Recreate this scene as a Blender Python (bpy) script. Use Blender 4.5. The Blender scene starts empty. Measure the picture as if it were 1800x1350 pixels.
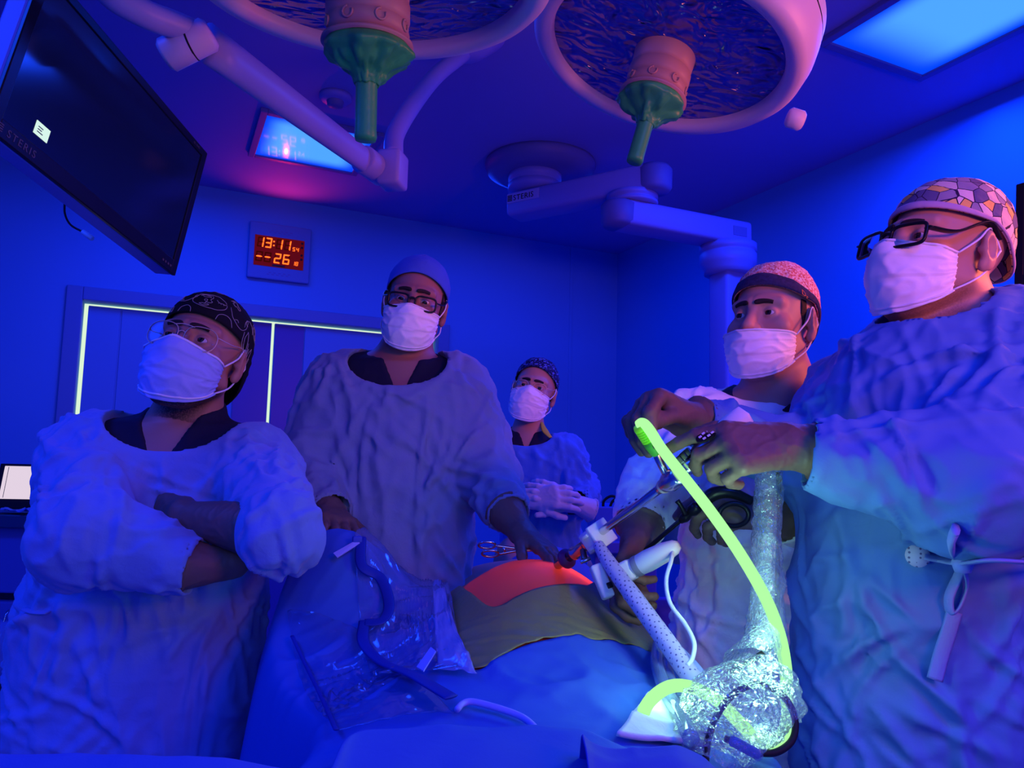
import bpy, bmesh, math, random
import numpy as np
from mathutils import Matrix, Vector
PI = math.pi
rad = math.radians
SC = bpy.context.scene
COL = SC.collection
rng = np.random.default_rng(7)
F32 = np.float32

# ------------------------------------------------------------------ camera
FPX = 1300.0
CAM = np.array([0.0, 0.0, 1.25])
PITCH, ROLL = rad(5.7), rad(1.5)
def RX(a):
    c, s = math.cos(a), math.sin(a); return np.array([[1, 0, 0], [0, c, -s], [0, s, c]])
def RY(a):
    c, s = math.cos(a), math.sin(a); return np.array([[c, 0, s], [0, 1, 0], [-s, 0, c]])
def RZ(a):
    c, s = math.cos(a), math.sin(a); return np.array([[c, -s, 0], [s, c, 0], [0, 0, 1]])
RCAM = RX(PI / 2 + PITCH) @ RZ(ROLL)
cd = bpy.data.cameras.new('camera'); cam = bpy.data.objects.new('camera', cd); COL.objects.link(cam)
cd.sensor_width = 36.0; cd.lens = FPX / 1800 * 36; cd.clip_start = 0.02
mw = Matrix(RCAM.tolist()).to_4x4(); mw.translation = Vector(CAM); cam.matrix_world = mw
SC.camera = cam

def ray(px, py):
    return RCAM @ np.array([(px - 900) / FPX, -(py - 675) / FPX, -1.0])
def at(px, py, Y):
    d = ray(px, py); return CAM + d * (Y / d[1])
def atz(px, py, z):
    d = ray(px, py); return CAM + d * ((z - CAM[2]) / d[2])

# ------------------------------------------------------------------ world, lights, exposure
w = bpy.data.worlds.new('World'); SC.world = w; w.use_nodes = True
w.node_tree.nodes['Background'].inputs[0].default_value = (0.0, 0.01, 0.25, 1)
w.node_tree.nodes['Background'].inputs[1].default_value = 0.04
SC.view_settings.view_transform = 'Standard'; SC.view_settings.look = 'None'
SC.view_settings.gamma = 1.0; SC.view_settings.exposure = 0.0
SC.view_settings.use_curve_mapping = False

AL = rad(25)
E1 = np.array([math.cos(AL), math.sin(AL), 0]); E2 = np.array([-math.sin(AL), math.cos(AL), 0]); E3 = np.array([0, 0, 1.0])
WA, WB, WL, WF, HC = 4.98, 3.24, -3.4, -2.6, 2.92     # room frame: wall distances and ceiling height
def room(a, b, z=0.0):
    return a * E1 + b * E2 + z * E3

def area(name, loc, target, sx, sy, col, energy, spread=180):
    L = bpy.data.lights.new(name, 'AREA'); L.shape = 'RECTANGLE'; L.size = sx; L.size_y = sy
    L.color = col; L.energy = energy; L.spread = rad(spread)
    o = bpy.data.objects.new(name, L); COL.objects.link(o); o.location = loc
    d = Vector(target) - Vector(loc); o.rotation_euler = d.to_track_quat('-Z', 'Y').to_euler()
    return o
BLUE = (0.006, 0.055, 1.0)
for k, (a, b, e) in enumerate(((0.15, 3.95, 26), (2.55, 1.95, 50), (-1.6, 1.6, 48), (0.9, -0.9, 48), (-1.6, -1.0, 30), (2.0, 3.9, 16))):
    p = room(a, b, HC - 0.06)
    area('ceiling_panel_lamp', p, p - np.array([0, 0, 1]), 1.1, 0.55, BLUE, e)
area('front_fill_lamp', room(-0.6, -2.3, 1.9), (0.1, 1.6, 1.1), 1.2, 1.2, (0.36, 0.48, 1.0), 11.5)  # added pale fill from behind the camera, not a lamp of the room
area('monitor_screen_lamp', (1.50, 1.28, 1.86), (0.60, 1.40, 1.64), 0.42, 0.26, (1.0, 0.19, 0.09), 11.0)
area('display_wall_lamp', (1.1, -0.3, 1.7), (0.62, 1.35, 1.75), 0.5, 0.3, (1.0, 0.20, 0.15), 4.5, 95)

# ------------------------------------------------------------------ scene helpers
def tag(o, label=None, cat=None, group=None, kind=None):
    if label: o['label'] = label
    if cat: o['category'] = cat
    if group: o['group'] = group
    if kind: o['kind'] = kind
    return o
def root(name, loc, label, cat, group=None):
    o = bpy.data.objects.new(name, None); COL.objects.link(o); o.location = Vector(loc)
    o.empty_display_size = 0.1
    return tag(o, label, cat, group)
def offs(parent):
    v = Vector((0, 0, 0))
    while parent is not None:
        v += parent.location; parent = parent.parent
    return v
def mesh(name, V, Fc, mat, parent=None, smooth=True, label=None, mats=None, midx=None):
    """verts in world coordinates; Fc: (n,k) array or list of tuples"""
    V = np.asarray(V, dtype=np.float64).reshape(-1, 3)
    off = offs(parent); V = V - np.array(off)
    me = bpy.data.meshes.new(name)
    if isinstance(Fc, np.ndarray):
        n, k = Fc.shape
        me.vertices.add(len(V)); me.vertices.foreach_set('co', V.astype(F32).ravel())
        me.loops.add(n * k); me.loops.foreach_set('vertex_index', Fc.astype(np.int32).ravel())
        me.polygons.add(n); me.polygons.foreach_set('loop_start', np.arange(0, n * k, k, dtype=np.int32))
        me.polygons.foreach_set('loop_total', np.full(n, k, dtype=np.int32))
        me.update(calc_edges=True); me.validate()
    else:
        me.from_pydata([tuple(v) for v in V], [], [tuple(int(i) for i in f) for f in Fc]); me.update()
    if smooth: me.polygons.foreach_set('use_smooth', np.ones(len(me.polygons), dtype=bool))
    for m in (mats or [mat]): me.materials.append(m)
    if midx is not None: me.polygons.foreach_set('material_index', np.asarray(midx, dtype=np.int32))
    o = bpy.data.objects.new(name, me); COL.objects.link(o)
    if parent is not None: o.parent = parent
    if label: o['label'] = label
    return o
def join(parts):
    V = []; Fs = []; n = 0
    for v, f in parts:
        v = np.asarray(v, dtype=float).reshape(-1, 3); V.append(v); Fs += [tuple(i + n for i in q) for q in f]; n += len(v)
    return np.concatenate(V), Fs
def xf(M, v):
    """M = (R 3x3, t)"""
    return np.asarray(v, dtype=float) @ np.asarray(M[0]).T + np.asarray(M[1])

def box(sx, sy, sz, M=(np.eye(3), np.zeros(3)), c=(0, 0, 0), bev=0.0, seg=2):
    bm = bmesh.new(); bmesh.ops.create_cube(bm, size=1.0)
    for v in bm.verts: v.co = Vector((v.co.x * sx, v.co.y * sy, v.co.z * sz))
    if bev > 0: bmesh.ops.bevel(bm, geom=list(bm.edges), offset=bev, segments=seg, affect='EDGES', profile=0.5)
    bm.verts.index_update()
    V = np.array([v.co[:] for v in bm.verts]) + np.array(c); Fs = [tuple(v.index for v in f.verts) for f in bm.faces]; bm.free()
    return xf(M, V), Fs
def lathe(prof, n=48, M=(np.eye(3), np.zeros(3)), a0=0.0, a1=2 * PI):
    full = abs(a1 - a0 - 2 * PI) < 1e-6
    th = np.linspace(a0, a1, n + (0 if full else 1), endpoint=not full); m = len(th)
    V = np.array([[r * math.cos(t), r * math.sin(t), z] for r, z in prof for t in th]); Fs = []
    for i in range(len(prof) - 1):
        for j in range(m if full else m - 1):
            a = i * m + j; b = i * m + (j + 1) % m; c = b + m; d = a + m
            Fs.append((a, b, c, d))
    return xf(M, V), Fs
def smooth_path(P, n):
    """Catmull-Rom through the points, n samples"""
    P = np.asarray(P, dtype=float)
    if len(P) < 3:
        t = np.linspace(0, 1, n)[:, None]; return P[0] * (1 - t) + P[-1] * t
    Q = np.vstack([2 * P[0] - P[1], P, 2 * P[-1] - P[-2]])
    seg = len(P) - 1; u = np.linspace(0, seg - 1e-6, n); i = u.astype(int); t = (u - i)[:, None]
    p0, p1, p2, p3 = Q[i], Q[i + 1], Q[i + 2], Q[i + 3]
    return 0.5 * (2 * p1 + (p2 - p0) * t + (2 * p0 - 5 * p1 + 4 * p2 - p3) * t**2 + (3 * p1 - p0 - 3 * p2 + p3) * t**3)
def tube(P, r, n=None, k=10, closed=False, cap=True, flat=None, up=(0, 0, 1)):
    """round (or flattened) tube along points; r scalar or per-sample list"""
    P = np.asarray(P, dtype=float)
    if n:
        P = smooth_path(np.vstack([P, P[:1]]) if closed else P, n)
        if closed: P = P[:-1]
    m = len(P); R = np.interp(np.linspace(0, 1, m), np.linspace(0, 1, len(np.atleast_1d(r))), np.atleast_1d(r)) if np.ndim(r) else np.full(m, r)
    T = (np.roll(P, -1, 0) - np.roll(P, 1, 0)) if closed else np.gradient(P, axis=0)
    T /= np.linalg.norm(T, axis=1)[:, None] + 1e-12
    nrm = np.cross(T[0], up); 
    if np.linalg.norm(nrm) < 1e-4: nrm = np.cross(T[0], (1, 0.3, 0))
    nrm /= np.linalg.norm(nrm); V = []
    for i in range(m):
        nrm = nrm - T[i] * (nrm @ T[i]); nrm /= np.linalg.norm(nrm) + 1e-12; b = np.cross(T[i], nrm)
        for j in range(k):
            a = 2 * PI * j / k
            V.append(P[i] + R[i] * (math.cos(a) * nrm * (1 if flat is None else flat[0]) + math.sin(a) * b * (1 if flat is None else flat[1])))
    Fs = []
    for i in range(m if closed else m - 1):
        for j in range(k):
            a = i * k + j; b = i * k + (j + 1) % k; i2 = (i + 1) % m
            Fs.append((a, b, i2 * k + (j + 1) % k, i2 * k + j))
    if cap and not closed:
        Fs.append(tuple(range(k - 1, -1, -1))); Fs.append(tuple((m - 1) * k + j for j in range(k)))
    return np.array(V), Fs
def frame_to(d, up=(0, 0, 1)):
    """rotation whose local Z is d"""
    z = np.asarray(d, float); z = z / np.linalg.norm(z); x = np.cross(up, z)
    if np.linalg.norm(x) < 1e-5: x = np.array([1.0, 0, 0])
    x /= np.linalg.norm(x); y = np.cross(z, x); return np.stack([x, y, z], 1)
def cyl(a, b, r, k=24, bev=0.0):
    a = np.asarray(a, float); b = np.asarray(b, float); L = np.linalg.norm(b - a)
    bev = min(bev, r * 0.6, L * 0.4)
    pr = [(0, 0), (r - bev, 0), (r, bev), (r, L - bev), (r - bev, L), (0, L)] if bev > 0 else [(0, 0), (r, 0), (r, L), (0, L)]
    return lathe(pr, k, (frame_to(b - a), a))
def shell(P, off=None, thick=0.002, wrap=False):
    """grid of points (nu,nv,3) -> closed thin sheet"""
    nu, nv, _ = P.shape
    du = (np.roll(P, -1, 0) - np.roll(P, 1, 0)) if wrap else np.gradient(P, axis=0)
    dv = np.gradient(P, axis=1); N = np.cross(du, dv); N /= np.linalg.norm(N, axis=2)[..., None] + 1e-12
    A = P.reshape(-1, 3); B = (P - N * thick).reshape(-1, 3); n = nu * nv; Fs = []
    mu = nu if wrap else nu - 1
    for i in range(mu):
        i2 = (i + 1) % nu
        for j in range(nv - 1):
            a, b, c, d = i * nv + j, i2 * nv + j, i2 * nv + j + 1, i * nv + j + 1
            Fs.append((a, b, c, d)); Fs.append((n + d, n + c, n + b, n + a))
    for i in range(mu):
        i2 = (i + 1) % nu
        a, b = i * nv, i2 * nv; Fs.append((b, a, n + a, n + b))
        a, b = i * nv + nv - 1, i2 * nv + nv - 1; Fs.append((a, b, n + b, n + a))
    if not wrap:
        for j in range(nv - 1):
            a, b = j, j + 1; Fs.append((a, b, n + b, n + a))
            a, b = (nu - 1) * nv + j, (nu - 1) * nv + j + 1; Fs.append((b, a, n + a, n + b))
    return np.vstack([A, B]), Fs

# ------------------------------------------------------------------ materials
def nd(nt, t, **kw):
    n = nt.nodes.new(t)
    for k, v in kw.items():
        if k.startswith('i_'): n.inputs[k[2:].replace('_', ' ')].default_value = v
        else: setattr(n, k, v)
    return n
def material(name, col, rough=0.6, metal=0.0, bumps=(), spec=0.3, var=0.0, varscale=6.0, sheen=0.0, coat=0.0, emit=None, estr=0.0, trans=0.0, ior=1.45, crease=None):
    m = bpy.data.materials.new(name); m.use_nodes = True; nt = m.node_tree; b = nt.nodes['Principled BSDF']
    b.inputs['Base Color'].default_value = (*col, 1); b.inputs['Roughness'].default_value = rough; b.inputs['Metallic'].default_value = metal
    b.inputs['Specular IOR Level'].default_value = spec; b.inputs['Sheen Weight'].default_value = sheen; b.inputs['Coat Weight'].default_value = coat
    b.inputs['Transmission Weight'].default_value = trans; b.inputs['IOR'].default_value = ior
    if emit: b.inputs['Emission Color'].default_value = (*emit, 1); b.inputs['Emission Strength'].default_value = estr
    tc = nd(nt, 'ShaderNodeTexCoord')
    if var > 0:
        no = nd(nt, 'ShaderNodeTexNoise', i_Scale=varscale, i_Detail=4.0); nt.links.new(tc.outputs['Object'], no.inputs['Vector'])
        hs = nd(nt, 'ShaderNodeMix', data_type='RGBA'); hs.inputs['A'].default_value = (*[c * (1 - var) for c in col], 1); hs.inputs['B'].default_value = (*[min(1, c * (1 + var)) for c in col], 1)
        nt.links.new(no.outputs['Fac'], hs.inputs['Factor']); nt.links.new(hs.outputs['Result'], b.inputs['Base Color'])
    prev = None
    for sc, st, dist in (crease or ()):
        no = nd(nt, 'ShaderNodeTexNoise', noise_type='RIDGED_MULTIFRACTAL', i_Scale=sc, i_Detail=2.5, i_Roughness=0.45, i_Distortion=0.9); nt.links.new(tc.outputs['Object'], no.inputs['Vector'])
        bp = nd(nt, 'ShaderNodeBump', i_Strength=st, i_Distance=dist); nt.links.new(no.outputs['Fac'], bp.inputs['Height'])
        if prev: nt.links.new(prev.outputs['Normal'], bp.inputs['Normal'])
        prev = bp
    for (sc, st, dist, det) in bumps:
        no = nd(nt, 'ShaderNodeTexNoise', i_Scale=sc, i_Detail=det, i_Distortion=0.6); nt.links.new(tc.outputs['Object'], no.inputs['Vector'])
        bp = nd(nt, 'ShaderNodeBump', i_Strength=st, i_Distance=dist); nt.links.new(no.outputs['Fac'], bp.inputs['Height'])
        if prev: nt.links.new(prev.outputs['Normal'], bp.inputs['Normal'])
        prev = bp
    if prev: nt.links.new(prev.outputs['Normal'], b.inputs['Normal'])
    return m
def emission(name, col, strength):
    m = bpy.data.materials.new(name); m.use_nodes = True; nt = m.node_tree; nt.nodes.clear()
    e = nd(nt, 'ShaderNodeEmission'); e.inputs[0].default_value = (*col, 1); e.inputs[1].default_value = strength
    o = nd(nt, 'ShaderNodeOutputMaterial'); nt.links.new(e.outputs[0], o.inputs[0]); return m
def clear(name, tint=(1, 1, 1), gloss=0.25, rough=0.08, milk=0.0, milkcol=(0.8, 0.85, 0.9), bump=None, bscale=30, fres=False):
    """thin clear plastic or glass sheet: see-through, mirror-like glints, a little haze"""
    m = bpy.data.materials.new(name); m.use_nodes = True; nt = m.node_tree; nt.nodes.clear()
    t = nd(nt, 'ShaderNodeBsdfTransparent'); t.inputs[0].default_value = (*tint, 1)
    g = nd(nt, 'ShaderNodeBsdfGlossy'); g.inputs['Roughness'].default_value = rough
    fr = nd(nt, 'ShaderNodeLayerWeight'); fr.inputs[0].default_value = gloss
    mx = nd(nt, 'ShaderNodeMixShader'); o = nd(nt, 'ShaderNodeOutputMaterial')
    if bump:
        tc = nd(nt, 'ShaderNodeTexCoord'); prev = None
        for sc, st, ty in ((bscale, bump, 'v'), (bscale * 2.7, bump * 0.6, 'n')):
            if ty == 'v':
                wn = nd(nt, 'ShaderNodeTexNoise', i_Scale=sc * 0.6, i_Detail=3.0); nt.links.new(tc.outputs['Object'], wn.inputs['Vector'])
                wm = nd(nt, 'ShaderNodeVectorMath', operation='MULTIPLY_ADD'); wm.inputs[1].default_value = (0.06, 0.06, 0.06)
                nt.links.new(wn.outputs['Color'], wm.inputs[0]); nt.links.new(tc.outputs['Object'], wm.inputs[2])
                no = nd(nt, 'ShaderNodeTexVoronoi', feature='DISTANCE_TO_EDGE', i_Scale=sc); nt.links.new(wm.outputs[0], no.inputs['Vector']); out = no.outputs['Distance']
            else:
                no = nd(nt, 'ShaderNodeTexNoise', i_Scale=sc, i_Detail=5.0); nt.links.new(tc.outputs['Object'], no.inputs['Vector']); out = no.outputs['Fac']
            bp = nd(nt, 'ShaderNodeBump', i_Strength=st, i_Distance=0.01); nt.links.new(out, bp.inputs['Height'])
            if prev: nt.links.new(prev.outputs[0], bp.inputs['Normal'])
            prev = bp
        nt.links.new(prev.outputs[0], g.inputs['Normal']); nt.links.new(prev.outputs[0], fr.inputs['Normal'])
    nt.links.new(fr.outputs['Facing' if bump and not fres else 'Fresnel'], mx.inputs[0]); nt.links.new(t.outputs[0], mx.inputs[1]); nt.links.new(g.outputs[0], mx.inputs[2])
    last = mx
    if milk > 0:
        d = nd(nt, 'ShaderNodeBsdfDiffuse'); d.inputs[0].default_value = (*milkcol, 1)
        m2 = nd(nt, 'ShaderNodeMixShader'); m2.inputs[0].default_value = milk
        nt.links.new(mx.outputs[0], m2.inputs[1]); nt.links.new(d.outputs[0], m2.inputs[2]); last = m2
    nt.links.new(last.outputs[0], o.inputs[0]); return m

CREASE = ((5.0, 0.35, 0.02), (13.0, 0.25, 0.008))
CLOTH_B = ((55, 0.35, 0.004, 4.0), (420, 0.25, 0.0008, 2.0))
MAT = {}
MAT['wall'] = material('blue_wall_panel', (0.07, 0.30, 0.66), 0.65, bumps=((180, 0.05, 0.001, 2.0),), spec=0.2)
MAT['ceiling'] = material('ceiling_paint', (0.20, 0.24, 0.58), 0.7, spec=0.2)
MAT['floor'] = material('vinyl_floor', (0.10, 0.16, 0.36), 0.35, var=0.15)
MAT['frame'] = material('painted_frame', (0.08, 0.20, 0.46), 0.4)
MAT['door'] = material('door_leaf', (0.08, 0.28, 0.60), 0.5)
MAT['door_dark'] = material('door_dark_panel', (0.06, 0.08, 0.36), 0.35)
MAT['leak'] = emission('corridor_glow', (0.72, 0.92, 0.68), 1.0)
MAT['gown_a'] = material('gown_cotton_blue', (0.17, 0.27, 0.62), 0.85, bumps=CLOTH_B, crease=CREASE, sheen=0.2, spec=0.15)
MAT['gown_b'] = material('gown_cotton_grey_blue', (0.19, 0.25, 0.48), 0.85, bumps=CLOTH_B, crease=CREASE, sheen=0.2, spec=0.15)
MAT['gown_c'] = material('gown_cotton_bright_blue', (0.06, 0.20, 0.68), 0.85, bumps=CLOTH_B, crease=CREASE, sheen=0.1, spec=0.15)
MAT['gown_d'] = material('gown_cotton_pale', (0.93, 0.90, 0.96), 0.85, bumps=CLOTH_B, crease=CREASE, sheen=0.2, spec=0.15)
MAT['gown_e'] = material('gown_paper_blue', (0.09, 0.20, 0.55), 0.7, crease=((3.5, 0.3, 0.025), (9.0, 0.2, 0.010)), bumps=((40, 0.25, 0.004, 4.0), (600, 0.15, 0.0006, 2.0)), spec=0.25)
MAT['drape'] = material('drape_blue', (0.05, 0.14, 0.52), 0.8, bumps=((35, 0.2, 0.004, 3.0), (700, 0.2, 0.0006, 2.0)), spec=0.2)
MAT['drape_dark'] = material('drape_deep_blue', (0.05, 0.09, 0.50), 0.85, bumps=((35, 0.2, 0.004, 3.0), (700, 0.2, 0.0006, 2.0)), spec=0.15)
MAT['scrub'] = material('scrub_navy', (0.012, 0.012, 0.04), 0.9, bumps=CLOTH_B)
MAT['glove'] = material('glove_brown_latex', (0.17, 0.10, 0.085), 0.5, bumps=((90, 0.2, 0.002, 3.0),), spec=0.35)
MAT['glove_w'] = material('glove_white_latex', (0.42, 0.48, 0.74), 0.55, bumps=((90, 0.2, 0.002, 3.0),))
MAT['mask_w'] = material('mask_fabric_white', (0.94, 0.92, 0.98), 0.85, bumps=((60, 0.25, 0.003, 3.0), (900, 0.1, 0.0004, 1.0)))
MAT['mask_b'] = material('mask_fabric_blue', (0.36, 0.44, 0.86), 0.85, bumps=((60, 0.25, 0.003, 3.0), (900, 0.1, 0.0004, 1.0)))
MAT['strap'] = material('mask_loop', (0.85, 0.82, 0.9), 0.8)
MAT['black'] = material('black_plastic', (0.008, 0.008, 0.012), 0.3)
MAT['blackmatte'] = material('black_rubber', (0.012, 0.012, 0.016), 0.6)
MAT['steel'] = material('polished_steel', (0.62, 0.62, 0.66), 0.22, 1.0)
MAT['darksteel'] = material('dark_steel', (0.18, 0.18, 0.2), 0.35, 1.0)
MAT['wire'] = material('thin_gilt_wire', (0.75, 0.55, 0.45), 0.35, 0.4)
MAT['white'] = material('white_plastic', (0.72, 0.72, 0.78), 0.4)
MAT['lamp_white'] = material('lamp_enamel', (0.56, 0.48, 0.66), 0.4, var=0.05)
MAT['boom'] = material('boom_enamel', (0.30, 0.30, 0.62), 0.4)
MAT['pendant'] = material('pendant_enamel', (0.16, 0.20, 0.58), 0.45)
MAT['pendant_dk'] = material('pendant_shade_enamel', (0.10, 0.13, 0.38), 0.5)
MAT['hub'] = material('lamp_hub_plastic', (0.40, 0.26, 0.28), 0.45)
MAT['green'] = material('green_sterile_cover', (0.03, 0.36, 0.11), 0.4, bumps=((70, 0.3, 0.003, 3.0),), spec=0.4)
MAT['lime'] = material('lime_plug', (0.16, 0.75, 0.02), 0.4, emit=(0.2, 0.9, 0.02), estr=0.25)
MAT['glass'] = clear('spectacle_glass', gloss=0.12, rough=0.02)
MAT['hair'] = material('dark_hair', (0.022, 0.013, 0.013), 0.7, bumps=((300, 0.6, 0.003, 2.0),))
MAT['scrub_blue'] = material('scrub_blue', (0.03, 0.04, 0.22), 0.9, bumps=CLOTH_B)
MAT['eye_w'] = material('eye_white', (0.55, 0.5, 0.55), 0.25, spec=0.5)
MAT['iris'] = material('iris_brown', (0.03, 0.015, 0.01), 0.2, spec=0.5)
MAT['pupil'] = material('pupil_black', (0.002, 0.002, 0.002), 0.1, spec=0.6)
def skin_mat(name, col, beard):
    m = material(name, col, 0.5, bumps=((240, 0.12, 0.001, 3.0),), spec=0.35); nt = m.node_tree; b = nt.nodes['Principled BSDF']
    at_ = nd(nt, 'ShaderNodeAttribute', attribute_name='beard'); tc = nd(nt, 'ShaderNodeTexCoord')
    no = nd(nt, 'ShaderNodeTexNoise', i_Scale=320.0, i_Detail=2.0); nt.links.new(tc.outputs['Object'], no.inputs['Vector'])
    mu = nd(nt, 'ShaderNodeMath', operation='MULTIPLY'); nt.links.new(at_.outputs['Fac'], mu.inputs[0])
    mr = nd(nt, 'ShaderNodeMapRange'); mr.inputs[1].default_value = 0.3; mr.inputs[2].default_value = 0.6; mr.inputs[3].default_value = 0.6; mr.inputs[4].default_value = 1.0
    nt.links.new(no.outputs['Fac'], mr.inputs[0]); nt.links.new(mr.outputs[0], mu.inputs[1])
    mx = nd(nt, 'ShaderNodeMix', data_type='RGBA'); mx.inputs['A'].default_value = (*col, 1); mx.inputs['B'].default_value = (*beard, 1)
    nt.links.new(mu.outputs[0], mx.inputs['Factor']); nt.links.new(mx.outputs['Result'], b.inputs['Base Color'])
    b.inputs['Subsurface Weight'].default_value = 0.0
    return m
MAT['skin_a'] = skin_mat('skin_tan', (0.42, 0.20, 0.16), (0.03, 0.018, 0.02))
MAT['skin_b'] = skin_mat('skin_brown', (0.34, 0.15, 0.14), (0.08, 0.04, 0.04))
MAT['skin_d'] = skin_mat('skin_light', (0.52, 0.27, 0.22), (0.2, 0.1, 0.09))

# ------------------------------------------------------------------ signed distance modelling
def V3(*a): return np.array(a, dtype=F32)
def smin(a, b, k):
    h = np.maximum(k - np.abs(a - b), 0) / k
    return np.minimum(a, b) - h * h * k * 0.25
def smax(a, b, k): return -smin(-a, -b, k)
def nrm_(q): return np.sqrt(np.einsum('ij,ij->i', q, q))
def s_cap(P, a, b, ra, rb):
    a = np.asarray(a, F32); b = np.asarray(b, F32); pa = P - a; ba = b - a
    h = np.clip(pa @ ba / max(float(ba @ ba), 1e-9), 0, 1)
    return nrm_(pa - h[:, None] * ba) - (F32(ra) + F32(rb - ra) * h)
def s_ell(P, c, r, M=None):
    q = P - np.asarray(c, F32)
    if M is not None: q = q @ np.asarray(M, F32)
    r = np.asarray(r, F32); k0 = nrm_(q / r); k1 = nrm_(q / (r * r)) + F32(1e-6)
    return k0 * (k0 - 1) / k1
def s_sph(P, c, r): return nrm_(P - np.asarray(c, F32)) - F32(r)

def axis(lo, hi, h, fine=None):
    if fine is None: n = int(math.ceil((hi - lo) / h)) + 1; return lo + np.arange(n) * h
    fl, fh, hf = fine; fl = max(fl, lo); fh = min(fh, hi)
    a = np.arange(lo, fl - h * 0.3, h); b = np.arange(fl, fh, hf); c = np.arange(fh, hi + h, h)
    return np.concatenate([a, b, c])
def pad4(x):
    while (len(x) - 1) % 4: x = np.append(x, 2 * x[-1] - x[-2])
    return x.astype(F32)
def surface(Fn, xs, ys, zs):
    """surface nets on a rectilinear grid, refined only in blocks near the surface"""
    xs, ys, zs = pad4(xs), pad4(ys), pad4(zs); n = (len(xs), len(ys), len(zs))
    cx, cy, cz = xs[::4], ys[::4], zs[::4]
    G = np.stack(np.meshgrid(cx, cy, cz, indexing='ij'), -1).reshape(-1, 3)
    Cc = Fn(G).reshape(len(cx), len(cy), len(cz))
    mn = None
    for i in (0, 1):
        for j in (0, 1):
            for k in (0, 1):
                s = Cc[i:len(cx) - 1 + i, j:len(cy) - 1 + j, k:len(cz) - 1 + k]
                mn = np.abs(s) if mn is None else np.minimum(mn, np.abs(s))
    dg = np.sqrt(np.diff(cx)[:, None, None] ** 2 + np.diff(cy)[None, :, None] ** 2 + np.diff(cz)[None, None, :] ** 2)
    act = mn < 0.95 * dg
    Vv = np.repeat(np.repeat(np.repeat(Cc, 4, 0), 4, 1), 4, 2)[:n[0], :n[1], :n[2]].copy()
    fa = np.zeros(n, dtype=bool)
    up = np.repeat(np.repeat(np.repeat(act, 4, 0), 4, 1), 4, 2)
    fa[:-1, :-1, :-1] = up; 
    for ax in range(3):
        sh = [slice(None)] * 3; s2 = [slice(None)] * 3; sh[ax] = slice(1, None); s2[ax] = slice(None, -1)
        t = fa.copy(); t[tuple(sh)] |= fa[tuple(s2)]; fa = t
    I = np.nonzero(fa); P = np.stack([xs[I[0]], ys[I[1]], zs[I[2]]], 1)
    out = np.empty(len(P), F32)
    for s in range(0, len(P), 400000): out[s:s + 400000] = Fn(P[s:s + 400000])
    Vv[I] = out
    ins = Vv < 0
    cnt = np.zeros((n[0] - 1, n[1] - 1, n[2] - 1), dtype=np.int8)
    for i in (0, 1):
        for j in (0, 1):
            for k in (0, 1): cnt += ins[i:n[0] - 1 + i, j:n[1] - 1 + j, k:n[2] - 1 + k]
    A = np.nonzero((cnt > 0) & (cnt < 8)); N = len(A[0])
    idx = np.full(cnt.shape, -1, dtype=np.int64); idx[A] = np.arange(N)
    S = np.zeros((N, 3)); W = np.zeros(N); ax3 = (xs, ys, zs)
    cor = [(i, j, k) for i in (0, 1) for j in (0, 1) for k in (0, 1)]
    for a in cor:
        for d in range(3):
            if a[d] == 1: continue
            b = list(a); b[d] = 1
            v0 = Vv[A[0] + a[0], A[1] + a[1], A[2] + a[2]]; v1 = Vv[A[0] + b[0], A[1] + b[1], A[2] + b[2]]
            m = (v0 < 0) != (v1 < 0); t = np.where(m, v0 / np.where(m, v0 - v1, 1), 0)
            for e in range(3):
                p0 = ax3[e][A[e] + a[e]]; p1 = ax3[e][A[e] + b[e]]
                S[:, e] += np.where(m, p0 + (p1 - p0) * t, 0)
            W += m
    Vt = S / np.maximum(W, 1)[:, None]; Q = []
    for d in range(3):
        s0 = [slice(None)] * 3; s1 = [slice(None)] * 3; s0[d] = slice(0, -1); s1[d] = slice(1, None)
        e1, e2 = [(1, 2), (2, 0), (0, 1)][d]
        a = ins[tuple(s0)]; b = ins[tuple(s1)]
        E = np.array(np.nonzero(a != b))
        ok = (E[e1] > 0) & (E[e2] > 0) & (E[e1] < n[e1] - 1) & (E[e2] < n[e2] - 1); E = E[:, ok]
        def cell(o1, o2):
            c = E.copy(); c[e1] += o1; c[e2] += o2; return idx[c[0], c[1], c[2]]
        q = np.stack([cell(-1, -1), cell(0, -1), cell(0, 0), cell(-1, 0)], 1)
        fl = ~a[E[0], E[1], E[2]]; q[fl] = q[fl][:, ::-1]; Q.append(q)
    Q = np.concatenate(Q); Q = Q[(Q >= 0).all(1)]
    return Vt, Q
def vnormals(V, Q):
    a, b, c, d = (V[Q[:, i]] for i in range(4)); fn = np.cross(c - a, d - b); N = np.zeros_like(V)
    for i in range(4): 
        for e in range(3): N[:, e] += np.bincount(Q[:, i], fn[:, e], len(V))
    return N / (np.linalg.norm(N, axis=1)[:, None] + 1e-12)
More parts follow.
